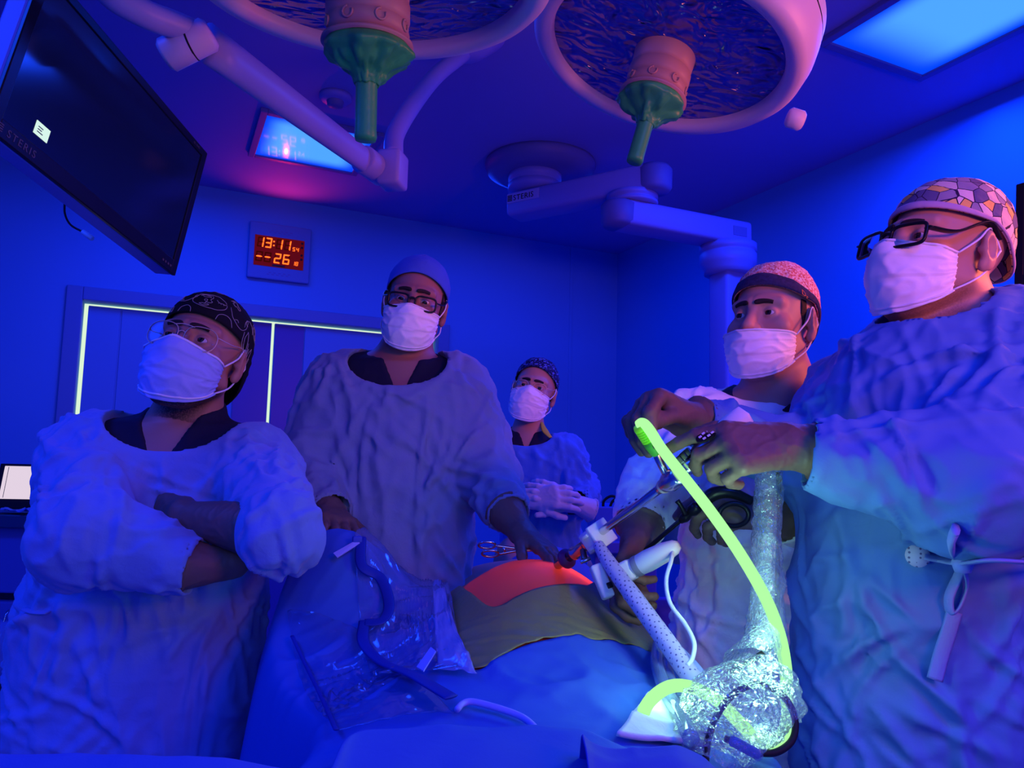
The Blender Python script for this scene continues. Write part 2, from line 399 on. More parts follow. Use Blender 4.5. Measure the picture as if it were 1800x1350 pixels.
# gradient noise
_perm = np.tile(np.random.default_rng(3).permutation(256), 3)
_grad = np.random.default_rng(4).normal(size=(256, 3)); _grad /= np.linalg.norm(_grad, axis=1)[:, None]
def perlin(P):
    P = np.asarray(P, float); I = np.floor(P).astype(int); f = P - I; I &= 255; u = f * f * f * (f * (f * 6 - 15) + 10); out = 0
    for i in (0, 1):
        for j in (0, 1):
            for k in (0, 1):
                h = _perm[_perm[_perm[I[:, 0] + i] + I[:, 1] + j] + I[:, 2] + k]
                d = ((f - np.array([i, j, k])) * _grad[h]).sum(1)
                wt = (u[:, 0] if i else 1 - u[:, 0]) * (u[:, 1] if j else 1 - u[:, 1]) * (u[:, 2] if k else 1 - u[:, 2]); out = out + wt * d
    return out
def folds(P, seed=0.0, sc=(7, 7, 4.5)):
    """cloth folds: warped ridges, sharp crests over broad hollows"""
    s = np.array([seed * 13.7, seed * 7.1, seed * 3.3]); Pw = P + s
    wv = np.stack([perlin(Pw * 4 + 11), perlin(Pw * 4 + 37), perlin(Pw * 4 + 71)], 1) * 0.09
    q = Pw + wv; sc = np.array(sc)
    r1 = 1 - np.minimum(1, np.abs(perlin(q * sc)) * 3.6)
    r2 = 1 - np.minimum(1, np.abs(perlin(q * sc * 1.9 + 5)) * 3.2)
    r3 = 1 - np.minimum(1, np.abs(perlin(q * sc[[2, 1, 0]] * 3.6 + 9)) * 3.0)
    return perlin(q * sc * 0.6) * 0.45 + r1 ** 2.5 * 0.75 + r2 ** 2 * 0.42 + r3 ** 2 * 0.2 - 0.42

def creases(V, N, n, seed, pref=(0, 0, 1), spread=40, L=(0.07, 0.28), wd=(0.0075, 0.014), am=(0.003, 0.0085)):
    """long thin pulled wrinkles: a sharp crest with a trough on either side, laid over the surface"""
    r = np.random.default_rng(seed); D = np.zeros(len(V)); front = np.nonzero(((CAM - V) * N).sum(1) > 0)[0]; pref = np.asarray(pref, float)
    for i in r.choice(front, n):
        c = V[i]; nn = N[i]; l = r.uniform(*L); w_ = r.uniform(*wd); a = r.uniform(*am); cv = r.normal() * 1.6; an = rad(r.normal() * spread)
        t = pref - nn * (pref @ nn)
        if np.linalg.norm(t) < 0.2: t = np.cross(nn, (1, 0.2, 0))
        t /= np.linalg.norm(t); b = np.cross(nn, t); t, b = math.cos(an) * t + math.sin(an) * b, math.cos(an) * b - math.sin(an) * t
        k = np.nonzero((np.abs(V - c) < l * 1.05).all(1))[0]; q = V[k] - c; s_ = q @ t; h = q @ nn; k2 = (np.abs(s_) < l) & (np.abs(h) < 0.05 + l * 0.35); k = k[k2]; q = q[k2]; s_ = s_[k2]
        u = q @ b + cv * s_ ** 2; e = (1 - (s_ / l) ** 2) ** 2; w2 = w_ * (0.6 + 0.9 * np.abs(s_) / l)
        D[k] += a * e * (np.exp(-(u / w2) ** 2) - 0.45 * np.exp(-((u - 2.0 * w2) / (1.4 * w2)) ** 2) - 0.45 * np.exp(-((u + 2.0 * w2) / (1.4 * w2)) ** 2)) * np.clip(N[k] @ nn, 0, 1)
    return np.clip(D, -0.010, 0.013)
# ================================================================== the room
RM = np.stack([E1, E2, E3], 1)
def rbox(a0, a1, b0, b1, z0, z1, bev=0.0):
    return box(a1 - a0, b1 - b0, z1 - z0, (RM, room((a0 + a1) / 2, (b0 + b1) / 2, (z0 + z1) / 2)), bev=bev)
def struct(name, parts, mat, parent=None, smooth=False):
    V, Fs = join(parts) if isinstance(parts, list) else parts
    o = mesh(name, V, Fs, mat, parent, smooth)
    if parent is None: o['kind'] = 'structure'
    return o
T = 0.12
struct('floor', rbox(WL - T, WB + T, WF - T, WA + T + 0.3, -0.1, 0.0), MAT['floor'])
struct('ceiling', rbox(WL - T, WB + T, WF - T, WA + T + 0.3, HC, HC + 0.1), MAT['ceiling'])
D0, D1, DZ = -0.49, 1.725, 2.112          # door opening in wall_back
struct('wall_back', [rbox(WL - T, D0, WA, WA + T, 0, HC), rbox(D1, WB + T, WA, WA + T, 0, HC), rbox(D0, D1, WA, WA + T, DZ, HC)], MAT['wall'])
struct('wall_right', rbox(WB, WB + T, WF, WA, 0, HC), MAT['wall'])
struct('wall_left', rbox(WL - T, WL, WF, WA, 0, HC), MAT['wall'])
struct('wall_front', rbox(WL, WB, WF - T, WF, 0, HC), MAT['wall'])
struct('corridor_glow_plane', rbox(D0 - 0.02, D1 + 0.02, WA + 0.125, WA + 0.14, 0, DZ + 0.02), MAT['leak'])  # glowing sheet close behind the leaves, stands in for the corridor's light
# a narrow lit slot all round the leaves
fr = struct('trim_1', [rbox(D0 - 0.085, D0, WA - 0.02, WA, 0, DZ + 0.08, 0.006), rbox(D1, D1 + 0.085, WA - 0.02, WA, 0, DZ + 0.08, 0.006), rbox(D0, D1, WA - 0.02, WA, DZ, DZ + 0.08, 0.006)], MAT['frame'])
def leaf(name, a0, a1, seams, dk):
    d = struct(name, rbox(a0, a1, WA + 0.055, WA + 0.09, 0.005, DZ - 0.02, 0.003), MAT['door'])
    for s0, s1 in seams: struct('panel', rbox(s0, s1, WA + 0.047, WA + 0.0555, 0.02, DZ - 0.03, 0.002), MAT['door'], d)
    struct('vision_panel', rbox(dk[0], dk[1], WA + 0.049, WA + 0.0555, 0.02, DZ - 0.03, 0.001), MAT['door_dark'], d)
    struct('handle', join([tube([room(dk[2], WA + 0.05, 0.95), room(dk[2], WA + 0.01, 0.96), room(dk[2], WA + 0.01, 1.25), room(dk[2], WA + 0.05, 1.26)], 0.009, 24, 8)]), MAT['steel'], d, True)
leaf('door_1', -0.462, 0.592, ((-0.462, -0.292), (-0.282, 0.372)), (0.378, 0.588, 0.55))
leaf('door_2', 0.612, 1.70, ((0.806, 1.70),), (0.616, 0.80, 0.66))
def onA(px, py):
    d = ray(px, py); return CAM + d * ((WA) / (d @ E2))
ta = float(onA(1002, 600) @ E1)
struct('trim_2', rbox(ta - 0.012, ta + 0.012, WA - 0.006, WA, 0.1, HC, 0.002), MAT['wall'])
struct('baseboard_back', [rbox(WL, D0 - 0.09, WA - 0.012, WA, 0, 0.1), rbox(D1 + 0.09, WB, WA - 0.012, WA, 0, 0.1)], MAT['frame'])
struct('baseboard_right', rbox(WB - 0.012, WB, WF, WA - 0.012, 0, 0.1), MAT['frame'])

# ------------------------------------------------------------------ ceiling lights
def panel_mat():
    m = material('backlit_diffuser', (0.01, 0.01, 0.02), 0.06, spec=0.6); nt = m.node_tree; b = nt.nodes['Principled BSDF']
    tc = nd(nt, 'ShaderNodeTexCoord'); sx = nd(nt, 'ShaderNodeSeparateXYZ'); nt.links.new(tc.outputs['Generated'], sx.inputs[0])
    prods = None
    for ax in ('X', 'Y'):
        a = nd(nt, 'ShaderNodeMath', operation='SUBTRACT'); a.inputs[0].default_value = 1.0; nt.links.new(sx.outputs[ax], a.inputs[1])
        p = nd(nt, 'ShaderNodeMath', operation='MULTIPLY'); nt.links.new(sx.outputs[ax], p.inputs[0]); nt.links.new(a.outputs[0], p.inputs[1])
        q = nd(nt, 'ShaderNodeMapRange', interpolation_type='SMOOTHSTEP'); q.inputs[1].default_value = 0.0; q.inputs[2].default_value = 0.17; nt.links.new(p.outputs[0], q.inputs[0])
        if prods is None: prods = q.outputs[0]
        else:
            k = nd(nt, 'ShaderNodeMath', operation='MULTIPLY'); nt.links.new(prods, k.inputs[0]); nt.links.new(q.outputs[0], k.inputs[1]); prods = k.outputs[0]
    mx = nd(nt, 'ShaderNodeMix', data_type='RGBA'); mx.inputs['A'].default_value = (0.0, 0.055, 1, 1); mx.inputs['B'].default_value = (0.08, 0.39, 1, 1)
    nt.links.new(prods, mx.inputs['Factor']); nt.links.new(mx.outputs['Result'], b.inputs['Emission Color']); b.inputs['Emission Strength'].default_value = 1.0
    return m
MAT['diffuser'] = panel_mat()
def local_box(sx, sy, sz, bev=0.0): return box(sx, sy, sz, bev=bev)
def ceiling_light(a0, a1, b0, b1, label):
    c = room((a0 + a1) / 2, (b0 + b1) / 2, HC)
    r = root('ceiling_light', c, label, 'ceiling light'); w_ = 0.035
    V, Fs = join([rbox(a0 - w_, a0, b0 - w_, b1 + w_, HC - 0.022, HC, 0.003), rbox(a1, a1 + w_, b0 - w_, b1 + w_, HC - 0.022, HC, 0.003),
                  rbox(a0, a1, b0 - w_, b0, HC - 0.022, HC, 0.003), rbox(a0, a1, b1, b1 + w_, HC - 0.022, HC, 0.003)])
    mesh('frame', V, Fs, MAT['pendant_dk'], r, False)
    # the diffuser keeps its own axes so that its glow fades towards its edges
    me = bpy.data.meshes.new('diffuser'); V, Fs = box(a1 - a0, b1 - b0, 0.012)
    me.from_pydata([tuple(v) for v in V], [], Fs); me.materials.append(MAT['diffuser'])
    o = bpy.data.objects.new('diffuser', me); COL.objects.link(o); o.parent = r; o.location = (0, 0, -0.007); o.rotation_euler = (0, 0, AL)
ceiling_light(0.355, 0.90, 3.70, 4.25, 'square blue glowing ceiling light above the red wall clock')
ceiling_light(2.26, 2.80, 0.75, 1.98, 'long bright blue ceiling light beside the right surgical lamp')

sd = root('smoke_detector', atz(590, 168, HC), 'small round smoke detector on the ceiling between lamp arm and green handle', 'smoke detector')
c = atz(590, 168, HC)
V, Fs = lathe([(0, 0), (0.075, 0), (0.075, -0.018), (0.06, -0.03), (0, -0.03)], 32, (np.eye(3), c)); mesh('base', V, Fs, MAT['pendant'], sd)
V, Fs = lathe([(0.04, -0.03), (0.036, -0.05), (0.02, -0.058), (0, -0.058)], 32, (np.eye(3), c)); mesh('sensor_dome', V, Fs, MAT['pendant_dk'], sd)

# ------------------------------------------------------------------ wall clock
ck = root('digital_wall_clock', room(0.605, WA, 2.36), 'digital wall clock with glowing red numerals reading 13:11', 'clock')
V, Fs = rbox(0.41, 0.80, WA - 0.035, WA, 2.362, 2.735, 0.008); mesh('housing', V, Fs, MAT['frame'], ck, False)
MAT['clock_face'] = material('clock_face_red_glow', (0.05, 0.005, 0.005), 0.7, spec=0.05, emit=(0.10, 0.002, 0.002), estr=1.0)
MAT['clock_seg'] = emission('clock_lit_numeral', (1.0, 0.11, 0.012), 2.6)
MAT['clock_off'] = emission('clock_unlit_numeral', (0.045, 0.002, 0.0015), 1.0)
V, Fs = rbox(0.445, 0.757, WA - 0.04, WA - 0.034, 2.447, 2.645); mesh('display', V, Fs, MAT['clock_face'], ck, False)
SEG = {'0': 'abcdef', '1': 'bc', '2': 'abged', '3': 'abgcd', '4': 'fgbc', '5': 'afgcd', '6': 'afgedc', '8': 'abcdefg', '-': 'g', ' ': ''}
def seg_boxes(u, v, w_, h, t, which):
    b0, b1 = WA - 0.0425, WA - 0.0395; o = []; hw = h / 2; sl = 0.10
    bars = {'a': (u, u + w_, v + h - t, v + h), 'g': (u, u + w_, v + hw - t / 2, v + hw + t / 2), 'd': (u, u + w_, v, v + t),
            'f': (u, u + t, v + hw, v + h), 'b': (u + w_ - t, u + w_, v + hw, v + h), 'e': (u, u + t, v, v + hw), 'c': (u + w_ - t, u + w_, v, v + hw)}
    for s in which:
        a0, a1, z0, z1 = bars[s]; g = t * 0.18
        if s in 'agd': a0 += t * 0.35; a1 -= t * 0.35
        else: z0 += g; z1 -= g
        Vb, Fb = rbox(a0, a1, b0, b1, z0, z1); sh = (Vb[:, 2] - v) * sl; Vb = Vb + sh[:, None] * E1; o.append((Vb, Fb))
    return o
def numeral(u, v, w_, h, t, ch):
    on = SEG[ch]; off = [s for s in 'abcdefg' if s not in on]
    if on: V, Fs = join(seg_boxes(u, v, w_, h, t, on)); mesh('numeral', V, Fs, MAT['clock_seg'], ck, False)
    if off and w_ > 0.03: V, Fs = join(seg_boxes(u, v, w_, h, t, off)); mesh('unlit_segments', V, Fs, MAT['clock_off'], ck, False)
for u, ch in ((0.458, '1'), (0.507, '3'), (0.575, '1'), (0.627, '1')): numeral(u, 2.567, 0.04, 0.066, 0.0085, ch)
for u, ch in ((0.452, '-'), (0.505, '-'), (0.567, '2'), (0.622, '6')): numeral(u, 2.472, 0.042, 0.066, 0.0085, ch)
for u, v, ch in ((0.682, 2.567, '5'), (0.705, 2.567, '4'), (0.685, 2.472, '1'), (0.705, 2.472, '8')): numeral(u, v, 0.016, 0.026, 0.0035, ch)
V, Fs = join([rbox(0.559, 0.568, WA - 0.0425, WA - 0.0395, z, z + 0.009) for z in (2.583, 2.609)]); mesh('colon', V, Fs, MAT['clock_seg'], ck, False)
for z in (2.625, 2.597, 2.545, 2.517):
    V, Fs = cyl(room(0.742, WA - 0.039, z), room(0.742, WA - 0.046, z), 0.0075, 16, 0.002); mesh('button', V, Fs, MAT['black'], ck)
V, Fs = rbox(0.56, 0.64, WA - 0.0415, WA - 0.0395, 2.450, 2.462); mesh('sensor_window', V, Fs, MAT['black'], ck, False)
for z0 in (2.672, 2.393):
    for r_ in (0, 1):
        for i in range(5):
            V, Fs = rbox(0.53 + i * 0.03 + 0.012 * r_, 0.545 + i * 0.03 + 0.012 * r_, WA - 0.0365, WA - 0.0335, z0 + r_ * 0.012, z0 + r_ * 0.012 + 0.005); mesh('speaker_slot', V, Fs, MAT['pendant_dk'], ck, False)
L = bpy.data.lights.new('clock_glow', 'SPOT'); L.color = (1.0, 0.02, 0.12); L.energy = 9.0; L.shadow_soft_size = 0.01; L.spot_size = rad(125); L.spot_blend = 1.0
lo = bpy.data.objects.new('clock_glow', L); COL.objects.link(lo); lo.location = room(0.6, WA - 0.09, 2.60); lo.rotation_euler = Vector(-0.45 * E2 + np.array([0, 0, 0.5])).to_track_quat('-Z', 'Y').to_euler()

# ------------------------------------------------------------------ lettering
def lettering(name, s, height, M, mat, parent, thick=0.0006, spacing=1.0):
    """raised letters: local x right, y up, z towards the reader"""
    cu = bpy.data.curves.new(name, 'FONT'); cu.body = s; cu.size = height / 0.7; cu.extrude = thick; cu.space_character = spacing; cu.resolution_u = 3
    tmp = bpy.data.objects.new(name, cu); COL.objects.link(tmp)
    bpy.context.view_layer.update()
    me = tmp.to_mesh(); V = np.array([v.co[:] for v in me.vertices]); Fs = [tuple(p.vertices) for p in me.polygons]
    tmp.to_mesh_clear(); bpy.data.objects.remove(tmp); bpy.data.curves.remove(cu)
    return mesh(name, xf(M, V), Fs, mat, parent, False)

# ------------------------------------------------------------------ monitors
def monitor(c, M, W, H, label, name='wall_monitor'):
    r = root(name, c, label, 'monitor'); c = np.asarray(c)
    def B(x0, x1, y0, y1, z0, z1, bev=0.0): return box(x1 - x0, y1 - y0, z1 - z0, (M, c + M @ np.array([(x0 + x1) / 2, (y0 + y1) / 2, (z0 + z1) / 2])), bev=bev)
    w2, h2 = W / 2, H / 2
    V, Fs = B(-w2, w2, 0.004, 0.05, -h2, h2, 0.006); mesh('housing', V, Fs, MAT['pendant'], r, False, 'grey blue rear casing')
    V, Fs = B(-w2 * 0.55, w2 * 0.55, 0.05, 0.085, -h2 * 0.6, h2 * 0.6, 0.012); mesh('rear_cover', V, Fs, MAT['pendant'], r, False)
    V, Fs = join([B(-w2, -w2 + 0.022, -0.004, 0.006, -h2, h2, 0.002), B(w2 - 0.022, w2, -0.004, 0.006, -h2, h2, 0.002), B(-w2 + 0.02, w2 - 0.02, -0.004, 0.006, h2 - 0.02, h2, 0.002), B(-w2 + 0.02, w2 - 0.02, -0.004, 0.006, -h2, -h2 + 0.034, 0.002)])
    mesh('bezel', V, Fs, MAT['black'], r, False)
    V, Fs = B(-w2 + 0.015, w2 - 0.015, -0.001, 0.004, -h2 + 0.02, h2 - 0.015); mesh('screen', V, Fs, MAT['screen'], r, False)
    return r, B
MAT['screen'] = material('dark_screen', (0.003, 0.003, 0.012), 0.12, spec=0.5, emit=(0.001, 0.0015, 0.02), estr=1.0)
MC = np.array([-0.853, 1.5237, 1.897]); MM = RZ(1.4536) @ RX(0.0777) @ RY(0.1802)
mon, MB_ = monitor(MC, MM, 0.60, 0.345, 'large black tilted monitor hanging at upper left with small white window')
def onmon(px, py):
    d = ray(px, py); n = MM @ np.array([0, 1.0, 0]); t = ((MC - CAM) @ n) / (d @ n); return (CAM + d * t - MC) @ MM
MAT['logo'] = material('grey_print', (0.10, 0.10, 0.12), 0.5)
MAT['win'] = emission('white_window', (0.68, 0.92, 0.84), 1.0)
q = [onmon(*k) for k in ((63, 212), (88, 229), (81, 250), (57, 234))]
x0, x1 = (q[0][0] + q[3][0]) / 2, (q[1][0] + q[2][0]) / 2; z0, z1 = (q[2][2] + q[3][2]) / 2, (q[0][2] + q[1][2]) / 2
V, Fs = MB_(x0, x1, -0.0022, -0.0008, z0, z1); mesh('screen_window', V, Fs, MAT['win'], mon, False)
V, Fs = join([MB_(x0 + 0.006, x0 + 0.006 + l, -0.003, -0.002, z1 - d_ - 0.0016, z1 - d_) for d_, l in ((0.008, 0.012), (0.013, 0.010), (0.018, 0.014))]); mesh('screen_text', V, Fs, MAT['logo'], mon, False)
q0 = onmon(18, 268); q1 = onmon(67, 300)
TM = MM @ np.stack([[1, 0, 0], [0, 0, 1], [0, -1, 0]], 1)
zb = -0.345 / 2 + 0.010
lettering('lettering', 'STERIS', 0.014, (TM, MC + MM @ np.array([-0.262, -0.0042, zb])), MAT['logo'], mon, spacing=1.25)
V, Fs = join([MB_(-0.292, -0.272, -0.0048, -0.0038, zb + i * 0.0042, zb + i * 0.0042 + 0.0022) for i in range(4)]); mesh('emblem', V, Fs, MAT['logo'], mon, False)
lettering('lettering', '4K UHD', 0.006, (TM, MC + MM @ np.array([0.232, -0.0042, 0.345 / 2 - 0.013])), MAT['logo'], mon)
for i in range(4):
    V, Fs = MB_(0.235 + i * 0.011, 0.240 + i * 0.011, -0.005, -0.0038, zb + 0.002, zb + 0.007); mesh('button', V, Fs, MAT['logo'], mon, False)
cp = [at(114, 350, 1.72), at(114, 375, 1.72), at(124, 395, 1.72), at(146, 408, 1.72)]
V, Fs = tube(cp, 0.0025, 30, 8); cb = mesh('cable', V, Fs, MAT['black'], mon)
V, Fs = cyl(at(145, 407, 1.72), at(163, 420, 1.72), 0.006, 12, 0.001); mesh('plug', V, Fs, MAT['white'], cb)
pb = MC + MM @ np.array([0, 0.085, 0]); 
V, Fs = cyl(pb, pb + MM @ np.array([0, 0.07, 0]), 0.035, 20, 0.004); mesh('mount', V, Fs, MAT['boom'], mon)
e = pb + MM @ np.array([0, 0.06, 0])
V, Fs = tube([e, e + np.array([-0.08, 0.02, 0.16]), e + np.array([-0.1, 0.03, 0.4]), np.array([e[0] - 0.1, e[1] + 0.03, HC])], 0.028, 40, 14); mesh('arm', V, Fs, MAT['boom'], mon)
V, Fs = lathe([(0, 0), (0.1, 0), (0.1, -0.02), (0.05, -0.05), (0, -0.05)], 32, (np.eye(3), np.array([e[0] - 0.1, e[1] + 0.03, HC]))); mesh('ceiling_plate', V, Fs, MAT['boom'], mon)

c2 = at(1787, 325, 2.0); R2 = RZ(rad(-62)) @ RX(rad(-6)); c2c = c2 + R2 @ np.array([0.25, 0, -0.15])
mon2, B2 = monitor(c2c, R2, 0.50, 0.30, 'black monitor edge at far right beside the surgeon in thick glasses')
pb = c2c + R2 @ np.array([0, 0.085, 0]); e = pb + R2 @ np.array([0, 0.07, 0])
V, Fs = cyl(pb, e, 0.03, 20, 0.004); mesh('mount', V, Fs, MAT['boom'], mon2)
V, Fs = tube([e, e + np.array([0.08, 0.02, 0.12]), e + np.array([0.1, 0.03, 0.35]), np.array([e[0] + 0.1, e[1] + 0.03, HC])], 0.028, 40, 14); mesh('arm', V, Fs, MAT['boom'], mon2)

# ------------------------------------------------------------------ ceiling pendant with two arms
cc = atz(950, 288, HC)
pd = root('ceiling_pendant', cc, 'blue double arm ceiling supply pendant with round canopy', 'pendant')
V, Fs = lathe([(0, 0), (0.31, 0), (0.315, -0.02), (0.30, -0.06), (0.24, -0.085), (0, -0.085)], 64, (np.eye(3), cc)); mesh('canopy', V, Fs, MAT['pendant_dk'], pd)
hz = np.array([cc[0] - 0.03, cc[1] - 0.03, 0])
V, Fs = lathe([(0, 2.85), (0.15, 2.85), (0.15, 2.80), (0.142, 2.795), (0.142, 2.785), (0.15, 2.78), (0.15, 2.74), (0, 2.74)], 48, (np.eye(3), hz)); mesh('hub', V, Fs, MAT['pendant'], pd)
def arm_box(p0, p1, h, wd, mat, name):
    p0 = np.asarray(p0); p1 = np.asarray(p1); L = np.linalg.norm(p1 - p0); M = np.stack([(p1 - p0) / L, np.cross([0, 0, 1], (p1 - p0) / L), [0, 0, 1]], 1)
    bm_ = box(L, wd, h, (M, (p0 + p1) / 2), bev=0.022, seg=3)
    return mesh(name, *bm_, mat, pd, True), M, L
p0, p1 = atz(903, 366, 2.66), atz(1150, 316, 2.66)
a1o, M1, L1 = arm_box(p0, p1, 0.135, 0.16, MAT['pendant'], 'arm')
V, Fs = lathe([(0, -0.068), (0.075, -0.066), (0.088, -0.045), (0.09, 0.045), (0.075, 0.066), (0, 0.068)], 32, (np.eye(3), p1)); mesh('end_cap', V, Fs, MAT['pendant_dk'], pd)
side = -M1[:, 1]
V, Fs = box(0.21, 0.004, 0.055, (M1, p0 + M1[:, 0] * 0.115 - M1[:, 1] * 0.081 + np.array([0, 0, 0.025]))); mesh('name_plate', V, Fs, MAT['plate'] if 'plate' in MAT else MAT['boom'], pd, False)
TM1 = np.stack([M1[:, 0], [0, 0, 1], -M1[:, 1]], 1)
lettering('lettering', 'STERIS', 0.03, (TM1, p0 + M1[:, 0] * 0.052 - M1[:, 1] * 0.084 + np.array([0, 0, 0.010])), MAT['blackmatte'], pd, spacing=1.1)
V, Fs = join([box(0.03, 0.002, 0.005, (M1, p0 + M1[:, 0] * 0.03 - M1[:, 1] * 0.084 + np.array([0, 0, 0.012 + 0.009 * i]))) for i in range(4)]); mesh('emblem', V, Fs, MAT['blackmatte'], pd, False)
s0, s1 = atz(1088, 378, 2.48), atz(1305, 418, 2.48)
V, Fs = lathe([(0, 2.60), (0.13, 2.60), (0.13, 2.578), (0.12, 2.572), (0.12, 2.566), (0.13, 2.56), (0.13, 2.545), (0, 2.545)], 48, (np.eye(3), np.array([p1[0] * 0.86 + p0[0] * 0.14, p1[1] * 0.86 + p0[1] * 0.14, 0]))); mesh('joint', V, Fs, MAT['pendant'], pd)
a2o, M2, L2 = arm_box(s0, s1, 0.13, 0.17, MAT['pendant_lt'] if 'pendant_lt' in MAT else MAT['pendant'], 'arm')
V, Fs = lathe([(0, -0.065), (0.075, -0.063), (0.09, -0.045), (0.092, 0.045), (0.075, 0.063), (0, 0.065)], 32, (np.eye(3), s0)); mesh('end_cap', V, Fs, MAT['pendant_dk'], pd)
V, Fs = box(0.09, 0.003, 0.05, (M2, s1 - M2[:, 0] * 0.09 - M2[:, 1] * 0.086)); mesh('label_plate', V, Fs, MAT['pendant_dk'], pd, False)
ce = s1 - M2[:, 0] * 0.1; ce0 = np.array([ce[0], ce[1], 0])
V, Fs = lathe([(0, 2.42), (0.15, 2.42), (0.15, 2.385), (0.142, 2.38), (0.142, 2.37), (0.15, 2.365), (0.148, 2.31), (0.125, 2.285), (0.125, 2.26), (0, 2.26)], 48, (np.eye(3), ce0)); mesh('rotary_joint', V, Fs, MAT['pendant'], pd)
V, Fs = box(0.15, 0.15, 1.15, (RM, ce0 + np.array([0, 0, 1.70])), bev=0.02); mesh('column', V, Fs, MAT['pendant'], pd)
V, Fs = box(0.30, 0.30, 0.5, (RM, ce0 + np.array([0, 0, 0.95])), bev=0.03); mesh('service_head', V, Fs, MAT['pendant_dk'], pd)

# ------------------------------------------------------------------ surgical lights
def lens_mat():
    m = material('faceted_lens', (0.02, 0.04, 0.45), 0.05, spec=1.0); nt = m.node_tree; b = nt.nodes['Principled BSDF']
    tc = nd(nt, 'ShaderNodeTexCoord')
    no = nd(nt, 'ShaderNodeTexNoise', i_Scale=15.0, i_Detail=1.0, i_Distortion=1.8); mp = nd(nt, 'ShaderNodeMapping'); mp.inputs['Scale'].default_value = (0.8, 1.2, 1.0)
    nt.links.new(tc.outputs['Object'], mp.inputs[0]); nt.links.new(mp.outputs[0], no.inputs['Vector'])
    vo = nd(nt, 'ShaderNodeTexVoronoi', i_Scale=24.0, feature='SMOOTH_F1'); nt.links.new(mp.outputs[0], vo.inputs['Vector'])
    b1 = nd(nt, 'ShaderNodeBump', i_Strength=0.9, i_Distance=0.04); nt.links.new(no.outputs['Fac'], b1.inputs['Height'])
    b2 = nd(nt, 'ShaderNodeBump', i_Strength=1.0, i_Distance=0.03); nt.links.new(vo.outputs['Distance'], b2.inputs['Height']); nt.links.new(b1.outputs[0], b2.inputs['Normal'])
    nt.links.new(b2.outputs[0], b.inputs['Normal']); return m
MAT['lens'] = lens_mat()
def surgical_light(c, ax, R, seed, label):
    c = np.asarray(c); M = (frame_to(ax, (1, 0.2, 0)), c); r = root('surgical_light', c, label, 'surgical light'); k = R / 0.33
    def P(L): return [(a * k, z * k) for a, z in L]
    V, Fs = lathe(P([(0.272, 0.03), (0.272, 0.012), (0.278, 0.0), (0.306, 0.0), (0.318, 0.012), (0.33, 0.05), (0.333, 0.085)]), 96, M); mesh('lower_rim', V, Fs, MAT['lamp_white'], r)
    V, Fs = lathe(P([(0.325, 0.082), (0.325, 0.092)]), 96, M); mesh('seal', V, Fs, MAT['blackmatte'], r)
    V, Fs = lathe(P([(0.333, 0.09), (0.334, 0.12), (0.322, 0.15), (0.26, 0.19), (0.14, 0.22), (0, 0.225)]), 96, M); mesh('housing', V, Fs, MAT['lamp_white'], r)
    V, Fs = lathe(P([(0, 0.012), (0.1, 0.014), (0.2, 0.02), (0.274, 0.026)]), 96, M); mesh('lens', V, Fs, MAT['lens'], r)
    V, Fs = lathe(P([(0.072, 0.015), (0.07, -0.02), (0.066, -0.025), (0.072, -0.03), (0.072, -0.055), (0.068, -0.06), (0.07, -0.062), (0.07, -0.082), (0.06, -0.09), (0, -0.09)]), 48, M); hb = mesh('hub', V, Fs, MAT['hub'], r)
    for q in range(8):
        a = q * PI / 4 + 0.3; d = M[0] @ np.array([math.cos(a), math.sin(a), 0]); p = c + d * 0.070 * k - M[0][:, 2] * 0.072 * k
        V, Fs = tube([p + 0.009 * k * (math.cos(t) * M[0][:, 2] + math.sin(t) * np.cross(d, M[0][:, 2])) + d * 0.001 for t in np.linspace(0, 5.2, 14)], 0.0022, None, 6); mesh('symbol', V, Fs, MAT['hub'], hb)
    V, Fs = lathe(P([(0.06, -0.088), (0.078, -0.094), (0.079, -0.099), (0.02, -0.1), (0, -0.1)]), 48, M); mesh('flange', V, Fs, MAT['hub'], r)
    # crumpled sterile cover with its grip
    n, m = 72, 26; th = np.linspace(0, 2 * PI, n, endpoint=False); t = np.linspace(0, 1, m)
    prof_r = np.interp(t, [0, .15, .35, .6, 1], [0.070, 0.074, 0.055, 0.03, 0.019]); prof_z = np.interp(t, [0, .15, .35, .6, 1], [-0.1, -0.112, -0.125, -0.145, -0.165])
    G = np.zeros((n, m, 3)); A = np.stack([np.cos(th)[:, None] * np.ones(m), np.sin(th)[:, None] * np.ones(m), np.ones((n, 1)) * t], -1).reshape(-1, 3)
    nz = (perlin(A * np.array([2.2, 2.2, 2.0]) + seed * 5.3) * 0.55 + perlin(A * 5 + seed) * 0.25).reshape(n, m) * np.sin(np.clip(t * 1.1, 0, 1) * PI * 0.85)[None] ** 0.8
    rr = prof_r[None] * (1 + nz); zz = prof_z[None] - np.abs(nz) * 0.028
    G[..., 0] = rr * np.cos(th)[:, None]; G[..., 1] = rr * np.sin(th)[:, None]; G[..., 2] = zz
    V, Fs = shell(G * k, thick=0.0012, wrap=True); cv = mesh('handle_cover', xf(M, V), Fs, MAT['green'], r)
    V, Fs = lathe(P([(0.021, -0.158), (0.0185, -0.17), (0.0185, -0.245), (0.0195, -0.255), (0.0175, -0.262), (0, -0.262)]), 32, M); mesh('grip', V, Fs, MAT['green'], cv)
    return r, M, k
C1 = at(648, -22, 1.22); C2 = at(1166, 108, 1.62)
l1, ML1, k1 = surgical_light(C1, (0.0, -0.13, 1), 0.335, 1, 'large round surgical lamp at top left centre with green grip, cut off above')
l2, ML2, k2 = surgical_light(C2, (0.27, 0.06, 1), 0.325, 2, 'tilted round surgical lamp at top right centre with green grip, fully in view')
